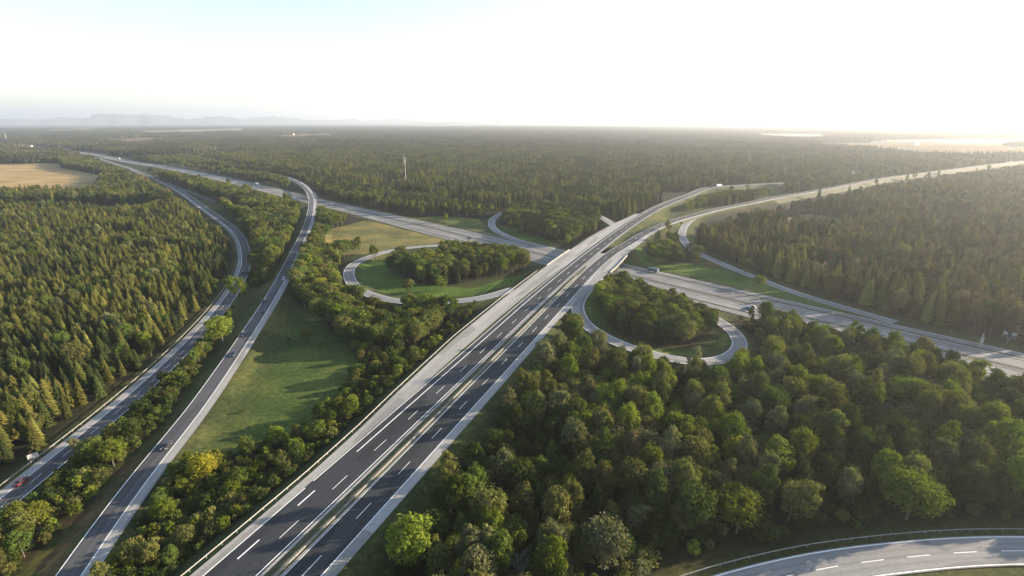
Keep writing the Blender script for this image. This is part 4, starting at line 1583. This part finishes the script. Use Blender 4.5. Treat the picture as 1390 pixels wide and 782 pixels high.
REST = {}
for kind, arr in CAND.items():
    A = np.array([(c[0], c[1], c[3], c[7]) for c in arr])
    gz = np.array([ground_z(c[0], c[1]) for c in arr])
    px, py, d = project(A[:, 0], A[:, 1], gz + A[:, 3] * .6)
    size = A[:, 3] / d
    vis = (px > -6) & (px < W_PX + 6) & (py < H_PX + 8) & (d > 5)
    if kind == 'shrub':          # the undergrowth is hidden by the crowns above it
        vis &= np.array(['undergrowth' not in c[6] for c in arr])
    order = np.argsort(np.where(vis, -size, 0))
    pick = [i for i in order[:300 - nh[kind]] if vis[i]]
    for i in pick:
        x, y, sw, sh, rz, var, place, h = arr[i]
        tone = NAMES[kind][4].tones[var]
        word = {'broad': 'leafy tree', 'spruce': 'pointed spruce', 'shrub': 'bushy shrub'}[kind]
        lab = f'{size_word(kind, h)} {tone} {word} {where_exactly(x, y, place)}'
        plant(kind, x, y, sw, sh, rz, var, lab, lab.replace('tree', 'trees').replace('spruce in', 'spruces in').replace('shrub ', 'shrubs '))
    pk = set(pick)
    REST[kind] = [(c, g_) for i, (c, g_) in enumerate(zip(arr, gz)) if i not in pk]

for px, py, h_, lab in ((384, 425, 1.6, 'tiny dark bush in the open meadow where the slip road trees end'), (359, 434, 1.3, 'tiny bush in the meadow grass against the slip road shoulder'), (392, 462, 1.8, 'low bush in the meadow beside the lone tree'), (436, 470, 2.2, 'small bush at the shady meadow edge'), (330, 560, 1.5, 'tiny bush in the lower open meadow')):
    x, y = U(px, py, 0)
    plant('shrub', x, y, h_ / 4 * 1.3, h_ / 4, 1.0, 3, lab)

# row of slim poplars beyond the highway
k = 0
for px in np.arange(492, 690, 8.6):
    py = np.interp(px, [490, 560, 620, 690], [283.5, 288, 292, 295.5]) + rng.normal(0, .5)
    x, y = U(px + rng.normal(0, 1.2), py, 0)
    if clearance(np.array([[x, y]]))[0] < 6:
        continue
    sh = rng.uniform(.72, 1.02)
    t = empty('poplar_tree', (x, y, ground_z(x, y)), rng.uniform(0, 6.28), (sh * rng.uniform(.9, 1.25), sh * 1.1, sh))
    tag(t, 'slim yellow green poplar in the row beyond the crossing highway', 'poplar', 'poplars in the row beyond the highway')
    for nm, me_ in (('crown', POPLAR.crowns[k % 2]), ('trunk', POPLAR.trunks[0])):
        o = bpy.data.objects.new(nm, me_)
        COL.objects.link(o)
        o.parent = t
    k += 1

# one bare grey tree
t = empty('bare_tree', (BARE[0], BARE[1], 0))
tag(t, 'bare grey leafless tree with spreading twigs at the front of the big wood', 'tree')
g = np.random.default_rng(77)
mb, tw = MB(), MB()
mb.tube((0, 0, -.5), (.1, 0, 3.2), .2, .14, 6)
for i in range(16):
    a = i * 2.4
    z0 = 2.0 + 1.6 * g.uniform()
    q = np.array([math.cos(a) * g.uniform(1.2, 2.6), math.sin(a) * g.uniform(1.2, 2.6), z0 + g.uniform(1.8, 4.2)])
    mb.tube((0, 0, z0), q, .08, .04, 5)
    for j in range(12):
        p0 = np.array([0, 0, z0]) + (q - np.array([0, 0, z0])) * g.uniform(.45, 1)
        dr = g.normal(0, .55, 3) + (q - np.array([0, 0, z0])) * .22
        tw.tube(p0, p0 + dr * 1.2, .035, .012, 3)
mb.build('trunk', M_BARK_GREY, t)
tw.build('crown', M_BARK_GREY, t)


# ------------------------------------------------------------------ the rest of the woods: one object per kind
def scatter(name, pts, sources):
    """pts: rows x,y,z,sx,sz,rot,variant; sources: per variant a list of standing objects whose shapes are repeated"""
    pts = np.asarray(pts, float)
    me = bpy.data.meshes.new(name)
    me.vertices.add(len(pts))
    me.vertices.foreach_set('co', pts[:, :3].astype(np.float32).ravel())
    a = me.attributes.new('scl', 'FLOAT_VECTOR', 'POINT')
    a.data.foreach_set('vector', pts[:, [3, 3, 4]].astype(np.float32).ravel())
    a = me.attributes.new('rot', 'FLOAT_VECTOR', 'POINT')
    rv = np.zeros((len(pts), 3))
    rv[:, 2] = pts[:, 5]
    a.data.foreach_set('vector', rv.astype(np.float32).ravel())
    a = me.attributes.new('idx', 'INT', 'POINT')
    a.data.foreach_set('value', pts[:, 6].astype(np.int32))
    o = bpy.data.objects.new(name, me)
    COL.objects.link(o)
    o['kind'] = 'stuff'
    ng = bpy.data.node_groups.new(name, 'GeometryNodeTree')
    ng.interface.new_socket('Geometry', in_out='INPUT', socket_type='NodeSocketGeometry')
    ng.interface.new_socket('Geometry', in_out='OUTPUT', socket_type='NodeSocketGeometry')
    gi, go = ng.nodes.new('NodeGroupInput'), ng.nodes.new('NodeGroupOutput')
    iop = ng.nodes.new('GeometryNodeInstanceOnPoints')
    iop.inputs['Pick Instance'].default_value = True
    ng.links.new(gi.outputs[0], iop.inputs['Points'])
    join = ng.nodes.new('GeometryNodeJoinGeometry')
    for src in reversed(sources):      # a join lists its last link first
        j2 = ng.nodes.new('GeometryNodeJoinGeometry')
        for so in src:
            oi = ng.nodes.new('GeometryNodeObjectInfo')
            oi.transform_space = 'ORIGINAL'
            oi.inputs['Object'].default_value = so
            ng.links.new(oi.outputs['Geometry'], j2.inputs[0])
        g2i = ng.nodes.new('GeometryNodeGeometryToInstance')
        ng.links.new(j2.outputs[0], g2i.inputs[0])
        ng.links.new(g2i.outputs[0], join.inputs[0])
    ng.links.new(join.outputs[0], iop.inputs['Instance'])
    for nm, dt, sock in (('scl', 'FLOAT_VECTOR', 'Scale'), ('idx', 'INT', 'Instance Index')):
        na = ng.nodes.new('GeometryNodeInputNamedAttribute')
        na.data_type = dt
        na.inputs[0].default_value = nm
        ng.links.new(na.outputs[0], iop.inputs[sock])
    na = ng.nodes.new('GeometryNodeInputNamedAttribute')
    na.data_type = 'FLOAT_VECTOR'
    na.inputs[0].default_value = 'rot'
    e2r = ng.nodes.new('FunctionNodeEulerToRotation')
    ng.links.new(na.outputs[0], e2r.inputs[0])
    ng.links.new(e2r.outputs[0], iop.inputs['Rotation'])
    ng.links.new(iop.outputs[0], go.inputs[0])
    mod = o.modifiers.new('repeat', 'NODES')
    mod.node_group = ng
    return o


for kind, nm in (('broad', 'broadleaf_wood'), ('spruce', 'spruce_forest'), ('shrub', 'shrub_thicket')):
    K = NAMES[kind][4]
    have = sorted(K.first)
    pos = {v: i for i, v in enumerate(have)}
    by_tone = {}
    for v in have:
        by_tone.setdefault(K.tones[v], []).append(pos[v])
    rows = []
    for q, (c, gz_) in enumerate(REST[kind]):
        v = c[5]
        i = pos.get(v)
        if i is None:
            alt = by_tone.get(K.tones[v]) or list(range(len(have)))
            i = alt[q % len(alt)]
        rows.append((c[0], c[1], gz_, c[2], c[3], c[4], i))
    if rows:
        scatter(nm, rows, [K.first[v] for v in have])

# woods beyond 1.7 km: blocks of about eighty small trees each
def wood_block(name, seed, loc, mt):
    g = np.random.default_rng(seed)
    V, Fc = [], []
    for q in range(130):
        x, y = g.uniform(-42, 42, 2)
        con = g.uniform() < .55
        h = g.uniform(13, 22) if con else g.uniform(11, 17)
        r = g.uniform(2.2, 3.2) if con else g.uniform(3.2, 5.0)
        n = 6
        a0 = g.uniform(0, 6.28)
        if con:
            lev = [(.12, .85), (.45, 1.0 * .72), (.5, .48), (.80, .28), (1.0, .02)]
        else:
            lev = [(.15, .45), (.40, 1.0), (.72, .85), (.93, .42), (1.0, .05)]
        b0 = len(V)
        for lz, lr in lev:
            for i in range(n):
                a = a0 + 6.283 * i / n + g.normal(0, .12)
                rr = r * lr * g.uniform(.75, 1.2)
                V.append((x + rr * math.cos(a), y + rr * math.sin(a), h * (lz + g.normal(0, .025))))
        for l in range(len(lev) - 1):
            for i in range(n):
                Fc.append((b0 + l * n + i, b0 + l * n + (i + 1) % n, b0 + (l + 1) * n + (i + 1) % n, b0 + (l + 1) * n + i))
    o = mesh_obj(name, V, Fc, mt)
    o.location = loc
    o['kind'] = 'stuff'
    return o


M_FARWOOD = foliage('far_wood_leaves', (0.022, 0.027, 0.013), (0.066, 0.064, 0.025), 0.2)
blocks = []
for i in range(4):
    x, y = [(150, 2100), (-300, 2500), (420, 2300), (60, 2900)][i]
    blocks.append(wood_block('distant_wood', 60 + i, (x, y, 0), M_FARWOOD))
P = wedge_points(1720, 9000, 72)
ok = ~open_land(P) & (clearance(P) > 48)
ok &= clump(P, 900, 51) > .16
d = np.hypot(P[:, 0], P[:, 1])
ok &= (d < 5200) | (rng.uniform(0, 1, len(P)) < .72)
ok &= np.array([not any(blocks_view(x_ + q_, y_, 13) for q_ in (-30, 0, 30)) for x_, y_ in P])
P = P[ok]
scatter('distant_forest', [(x, y, -.05, rng.uniform(.95, 1.15), rng.uniform(.8, 1.15), rng.integers(0, 4) * math.pi / 2, rng.integers(0, 4)) for x, y in P], [[b_] for b_ in blocks])
print('BLOCKS', len(P))


# ------------------------------------------------------------------ vehicles
def car_shell(L, W, prof, name, m, taper=.12):
    """body side outline (y forward, z up) swept across, narrowed towards the top"""
    V, Fc = [], []
    k = len(prof)
    zs = [p[1] for p in prof]
    z0, z1 = min(zs), max(zs)
    cols = [-1, -.86, .86, 1]
    for cx in cols:
        for y, z in prof:
            t_ = (z - z0) / (z1 - z0)
            w = W / 2 * (1 - taper * t_ * t_)
            e = 1 - (.10 if abs(cx) == 1 else 0)
            ends = 1 - .10 * (abs(y) / (L / 2)) ** 3
            V.append((cx * w * ends, y * (1 - .012 * (abs(cx) == 1)), z0 + (z - z0) * (e if abs(cx) == 1 and z > z0 + .1 else 1)))
    for c_ in range(3):
        for i in range(k):
            a, b_ = c_ * k + i, c_ * k + (i + 1) % k
            Fc.append((a, b_, b_ + k, a + k))
    Fc.append(tuple(range(k)))
    Fc.append(tuple(range(4 * k - 1, 3 * k - 1, -1)))
    me_ = bpy.data.meshes.new(name)
    me_.from_pydata(V, [], Fc)
    me_.materials.append(m)
    bm = bmesh.new()
    bm.from_mesh(me_)
    bmesh.ops.recalc_face_normals(bm, faces=bm.faces)
    bm.to_mesh(me_)
    bm.free()
    return me_


def wheel_objs(parent, x, y, r, w):
    for nm, rr, ww, m in (('tyre', r, w, M_TYRE), ('rim', r * .62, w + .03, M_RIM)):
        mb = MB()
        mb.tube((x - ww / 2, y, r), (x + ww / 2, y, r), rr, rr, 14)
        if nm == 'tyre':
            wo = mb.build('wheel', m, parent)
        else:
            mb.build('rim', m, wo)


BODY = [(-2.18, .28), (-2.22, .62), (-2.15, .92), (-1.3, .98), (.75, .95), (1.75, .82), (2.16, .62), (2.2, .30), (1.7, .22), (-1.7, .22)]
BODY_W = [(-2.2, .28), (-2.25, .65), (-2.2, 1.0), (-1.5, 1.0), (.75, .98), (1.75, .86), (2.16, .64), (2.2, .30), (1.7, .22), (-1.7, .22)]
CABIN_S = [(-1.75, .93), (-1.05, 1.40), (-.1, 1.46), (.35, 1.40), (1.15, .93)]
CABIN_W = [(-2.12, .95), (-1.85, 1.42), (-.2, 1.50), (.35, 1.43), (1.2, .93)]


def make_car(x, y, z, heading, paint_m, label, estate=False, s=1.0):
    t = empty('car', (x, y, z), heading, (s, s, s))
    tag(t, label, 'car')
    o = bpy.data.objects.new('body', car_shell(4.4, 1.82, BODY_W if estate else BODY, 'body', paint_m, .06))
    COL.objects.link(o)
    o.parent = t
    cab = CABIN_W if estate else CABIN_S
    gl = bpy.data.objects.new('window_glass', car_shell(3, 1.66, cab, 'window_glass', M_GLASS, .20))
    COL.objects.link(gl)
    gl.parent = t
    mb = MB()
    zt = max(p[1] for p in cab)
    ys_ = [p[0] for p in cab if p[1] > zt - .09]
    mb.box((0, (min(ys_) + max(ys_)) / 2, zt + .005), (1.24, max(ys_) - min(ys_) + .15, .035))
    mb.build('roof', paint_m, t)
    for sx in (-1, 1):
        mb = MB()
        mb.box((sx * .66, 2.06, .66), (.36, .16, .13))
        mb.build('headlight', M_LAMP, t)
        mb = MB()
        mb.box((sx * .68, -2.13, .74), (.30, .14, .16))
        mb.build('tail_light', M_TAIL, t)
        mb = MB()
        mb.box((sx * .96, .72, 1.0), (.16, .12, .12))
        mb.build('mirror', paint_m, t)
        for yy in (-1.32, 1.36):
            wheel_objs(t, sx * .80, yy, .32, .22)
    return t


def make_van(x, y, z, heading, label, name='lorry', L=9.0, H=3.3, cab_m=None, box_m=None):
    t = empty(name, (x, y, z), heading)
    tag(t, label, 'lorry')
    cab_m, box_m = cab_m or P_WHITE, box_m or M_WHITE
    o = bpy.data.objects.new('cab', car_shell(2.2, 2.3, [(-1.05, .5), (-1.05, 2.5), (.55, 2.5), (.95, 1.6), (1.05, .9), (1.05, .5)], 'cab', cab_m, .05))
    COL.objects.link(o)
    o.parent = t
    o.location = (0, L / 2 - 1.05, 0)
    mb = MB()
    mb.box((0, L / 2 - .33, 1.95), (1.9, .35, .6))
    mb.build('windscreen', M_GLASS, t)
    mb = MB()
    mb.box((0, -1.15, .9 + (H - .9) / 2), (2.45, L - 2.5, H - .9))
    mb.build('cargo_box', box_m, t)
    mb = MB()
    mb.box((0, -.3, .72), (1.1, L - 1.6, .3))
    mb.build('chassis', M_TYRE, t)
    for sx in (-1, 1):
        for yy in (L / 2 - 1.3, -L / 2 + 1.6, -L / 2 + 2.8):
            wheel_objs(t, sx * 1.02, yy, .48, .3)
    return t


def on_road(path, px, py, off, back=False):
    """a place on a road lane nearest to where the photograph has it, and the heading there"""
    d, n, s = frames(path)
    z = 1.0
    for _ in range(3):
        p = U(px, py, z + .7)
        i = int(np.argmin(np.linalg.norm(path[:, :2] - p, axis=1)))
        z = path[i, 2]
    c = path[i, :2] + n[i] * off
    h = math.atan2(-d[i][0], d[i][1])
    return c[0], c[1], z + .012, h + (math.pi if back else 0)


def car_on(path, px, py, off, paint_m, label, back=False, **k):
    x, y, z, h = on_road(path, px, py, off, back)
    return make_car(x, y, z, h, paint_m, label, **k)


car_on(slip, 236, 601, -.4, P_GREY, 'dark grey car on the slip road nearest the golden tree', True)
car_on(slip, 323, 478, -.8, P_NAVY, 'dark blue car on the slip road just behind the black one', True, estate=True)
car_on(slip, 329, 454, -2.6, P_BLACK, 'black car on the slip road halfway along the meadow', True)
car_on(slip, 358, 408, -2.7, P_BLACK, 'black estate car on the slip road where the meadow begins', True, estate=True)
car_on(slip, 386, 379, .9, P_WHITE, 'white car on the slip road beside the wood edge', True)
car_on(slip, 421, 298, -.6, P_GREY, 'small dark car on the slip road near its bridge', True)
car_on(outer, 321, 371, 5.6, P_NAVY, 'dark car on the outer road by the spruce plantation')
car_on(outer, 307, 300, 5.2, P_BLACK, 'black car on the far bend of the outer road')
car_on(outer, 32, 652, 3.4, P_RED, 'dark red car on the outer road beside the shrub strip')
car_on(hw, 632, 325, -4.2, P_BLACK, 'black car on the highway west of the motorway bridge', True)
car_on(hw, 1033, 410.5, -4.4, P_WHITE, 'white car on the highway east of the motorway bridge', estate=True)
car_on(hw, 1027, 408.5, -8.0, P_BLUE, 'blue car on the highway beside the white one')
x, y, z, h = on_road(hw, 889, 367.5, 19.3)
make_van(x, y, z, h, 'blue grey lorry on the collector lane just past the motorway bridge', cab_m=P_BLUE, box_m=simple('blue_grey_tarpaulin', (.07, .09, .13), .7), L=7.5, H=2.9)
x, y, z, h = on_road(hw, 355, 250, 10.5)
make_van(x, y, z, h, 'white lorry on the far highway left of the slip road bridge'.replace('left of', 'west of'), L=11)
x, y, z, h = on_road(hw, 155, 216, 6.5)
make_van(x, y, z, h, 'white lorry farthest along the highway near the wheat field', L=13)
x, y, z, h = on_road(west, 964, 251.5, -5)
make_van(x, y, z, h, 'pale blue lorry on the far west carriageway of the motorway', L=13, H=3.9, cab_m=P_BLUE, box_m=simple('pale_blue_tarpaulin', (.42, .50, .55), .7))


# ------------------------------------------------------------------ signs, mast, bollard posts
def road_sign(x, y, z, rz, w, h, lift, label, posts=2):
    t = empty('road_sign', (x, y, z), rz)
    tag(t, label, 'road sign')
    mb = MB()
    mb.box((0, 0, lift + h / 2), (w, .12, h))
    pn = mb.build('panel', M_SIGN, t)
    mb = MB()
    for k in range(4):
        mb.box((0, .10, lift + h * (k + .5) / 4), (w * .98, .08, .1))
    mb.build('stiffener', M_BARRIER, pn)
    for i in range(posts):
        px_ = -w * .32 + w * .64 * i / max(1, posts - 1)
        mb = MB()
        mb.tube((px_, .2, -.3), (px_, .2, lift + h * .96), .11, .10, 8)
        mb.build('post', M_BARRIER, t)
        mb = MB()
        mb.tube((px_, .2, lift * .9), (px_, 1.6, -.2), .06, .06, 6)
        mb.build('brace', M_BARRIER, t)
    return t


x, y = U(1331, 470, .3)
t = road_sign(x, y, 0, R(35), 5.6, 2.6, 1.2, 'big grey backed sign panel under a lattice gable on braced posts')
mb = MB()
mb.tube((-2.8, .2, 3.7), (0, .2, 7.0), .11, .11, 6)
mb.tube((2.8, .2, 3.7), (0, .2, 7.0), .11, .11, 6)
for q in range(1, 4):
    mb.tube((-2.8 + .7 * q, .2, 3.7), (-2.8 + .7 * q + .5, .2, 3.7 + .82 * q), .06, .06, 5)
    mb.tube((2.8 - .7 * q, .2, 3.7), (2.8 - .7 * q - .5, .2, 3.7 + .82 * q), .06, .06, 5)
mb.tube((0, .2, 3.7), (0, .2, 7.0), .07, .07, 5)
mb.build('lattice_frame', M_SIGN, t)


def gantry_sign(x, y, z, rz, label):
    """a single post with two arms rising like a V and a panel on each arm"""
    t = empty('road_sign', (x, y, z), rz)
    tag(t, label, 'road sign')
    mb = MB()
    mb.tube((0, 0, -.3), (0, 0, 3.2), .18, .15, 8)
    mb.build('post', M_BARRIER, t)
    for s in (-1, 1):
        mb = MB()
        mb.tube((0, 0, 2.2), (s * 2.0, 0, 6.2), .10, .08, 6)
        mb.build('arm', M_BARRIER, t)
        mb = MB()
        for q in range(5):
            z_ = 3.0 + .75 * q
            mb.tube((s * .25 * (q + 1) * .8, -.05, z_), (s * 2.3, -.05, z_ + .35), .05, .05, 5)
        mb.tube((s * 2.3, -.05, 3.2), (s * 2.3, -.05, 6.6), .07, .07, 5)
        mb.build('lattice_frame', M_SIGN, t)
        mb = MB()
        mb.box((s * 1.45, -.16, 5.4), (1.5, .1, 1.3))
        mb.build('panel', M_SIGN, t)


x, y = U(1366.5, 467, .2)
gantry_sign(x, y, ground_z(x, y), R(-38), 'twin panel sign on a forked post at the forest edge beyond the highway')
x, y = U(47, 626, .5)
road_sign(x, y, 0, R(52), 2.6, 1.7, 1.5, 'pale sign panel on two posts between the guard rail and the spruce plantation')
x, y = U(106, 619, .5)
road_sign(x, y, 0, R(50), .9, .9, 1.6, 'small pale sign on one post at the shrub side of the outer road', 1)

x, y = U(551.5, 256.5, 0)
H_MAST = 47.0
t = empty('radio_mast', (x, y, 0))
tag(t, 'slender pale radio mast with antennas at its top rising from the forest', 'radio mast')
mb = MB()
for k in range(6):
    mb.tube((0, 0, H_MAST * k / 6), (0, 0, H_MAST * (k + 1) / 6), .55 - .06 * k, .55 - .06 * (k + 1), 10)
mb.build('pole', M_MAST, t)
for z_ in (38.5, 42, 45.5):
    mb = MB()
    for q in range(10):
        a, b_ = 6.283 * q / 10, 6.283 * (q + 1) / 10
        mb.tube((1.3 * math.cos(a), 1.3 * math.sin(a), z_), (1.3 * math.cos(b_), 1.3 * math.sin(b_), z_), .12, .12, 4)
        mb.tube((0, 0, z_), (1.3 * math.cos(a), 1.3 * math.sin(a), z_), .05, .05, 4)
    pf = mb.build('platform', M_MAST, t)
    for q in range(5):
        a = 6.283 * q / 5 + z_
        mb = MB()
        mb.box((1.45 * math.cos(a), 1.45 * math.sin(a), z_ + .6), (.3, .4, 2.4), a)
        mb.build('antenna', M_MAST, pf)

# thin mast and buildings far off
x, y = U(9.5, 192.5, 0)
t = empty('radio_mast', (x, y, 0))
tag(t, 'far thin lattice mast standing behind the pale hall', 'radio mast')
mb = MB()
for sx, sy in ((-1, -1), (1, -1), (1, 1), (-1, 1)):
    mb.tube((sx * 3, sy * 3, 0), (sx * .4, sy * .4, 44), .35, .25, 4)
for k in range(8):
    z_, w0 = 44 * k / 8, 3 - 2.6 * k / 8
    for (ax, ay), (bx_, by_) in (((-1, -1), (1, -1)), ((1, -1), (1, 1)), ((1, 1), (-1, 1)), ((-1, 1), (-1, -1))):
        mb.tube((ax * w0, ay * w0, z_), (bx_ * w0 * .9, by_ * w0 * .9, z_ + 5.2), .18, .18, 4)
mb.build('lattice', M_MAST, t)


def building(name, x, y, rz, w, d_, h, roof, label, cat, wall_m=None, wins=4):
    t = empty(name, (x, y, 0), rz)
    tag(t, label, cat)
    mb = MB()
    mb.box((0, 0, h / 2), (w, d_, h))
    mb.build('wall', wall_m or M_WHITE, t)
    mb = MB()
    if roof > .6:
        v = [(-w / 2 - .5, -d_ / 2 - .5, h - .1), (w / 2 + .5, -d_ / 2 - .5, h - .1), (w / 2 + .5, d_ / 2 + .5, h - .1), (-w / 2 - .5, d_ / 2 + .5, h - .1), (-w / 2 - .5, 0, h + roof), (w / 2 + .5, 0, h + roof)]
        mb.add(v, [(3, 2, 1, 0), (0, 1, 5, 4), (2, 3, 4, 5), (0, 4, 3), (1, 2, 5)])
        mb.build('roof', M_ROOF, t)
    else:
        mb.box((0, 0, h + .2), (w + .6, d_ + .6, .4))
        mb.build('roof', M_BARRIER, t)
    for i in range(wins):
        mb = MB()
        mb.box((-w / 2 + w * (i + .5) / wins, -d_ / 2 - .02, h * .6), (w / wins * .45, .1, h * .25))
        mb.build('window', M_GLASS, t)
    return t


x, y = U(24, 199, 0)
building('industrial_hall', x, y, R(20), 26, 14, 11, .4, 'pale flat roofed hall beside the farthest stretch of the highway', 'hall')
x, y = U(40, 199.5, 0)
building('industrial_hall', x, y, R(20), 18, 12, 6, .4, 'low pale hall next to the taller one by the highway', 'hall')
for px, py, w, lab in ((1187, 194, 26, 'white farmhouse with red roof at the near rim of the hazy fields'), (1201, 193, 18, 'small white house beside the farmhouse in the hazy fields'), (1286, 181, 50, 'long white barn far out in the hazy fields'), (1243, 197, 34, 'white barn at the edge of the wide wheat field'),
                       (300, 178, 40, 'white farm building on the far northern meadow'), (396, 183, 36, 'pale barn at the far wheat strip'), (333, 176, 50, 'largest white farm hall on the far horizon')):
    x, y = U(px, py, 0)
    building('farm_building', x, y, R(rng.uniform(-20, 30)), w, 14, 8, 5, lab, 'farm building')

# ------------------------------------------------------------------ haze: one closed box of thin air
mb = MB()
mb.box((0, 14500, 309), (74000, 43000, 622))
m = bpy.data.materials.new('thin_haze')
m.use_nodes = True
nt = m.node_tree
nt.nodes.clear()
out = nt.nodes.new('ShaderNodeOutputMaterial')
pv = nt.nodes.new('ShaderNodeVolumePrincipled')
pv.inputs['Color'].default_value = (0.86, 0.92, 1.0, 1)
pv.inputs['Density'].default_value = HAZE_DENSITY
pv.inputs['Anisotropy'].default_value = HAZE_ANISO
nt.links.new(pv.outputs[0], out.inputs['Volume'])
m.cycles.homogeneous_volume = True if hasattr(m.cycles, 'homogeneous_volume') else None
hz = mb.build('haze', m)
hz['kind'] = 'stuff'
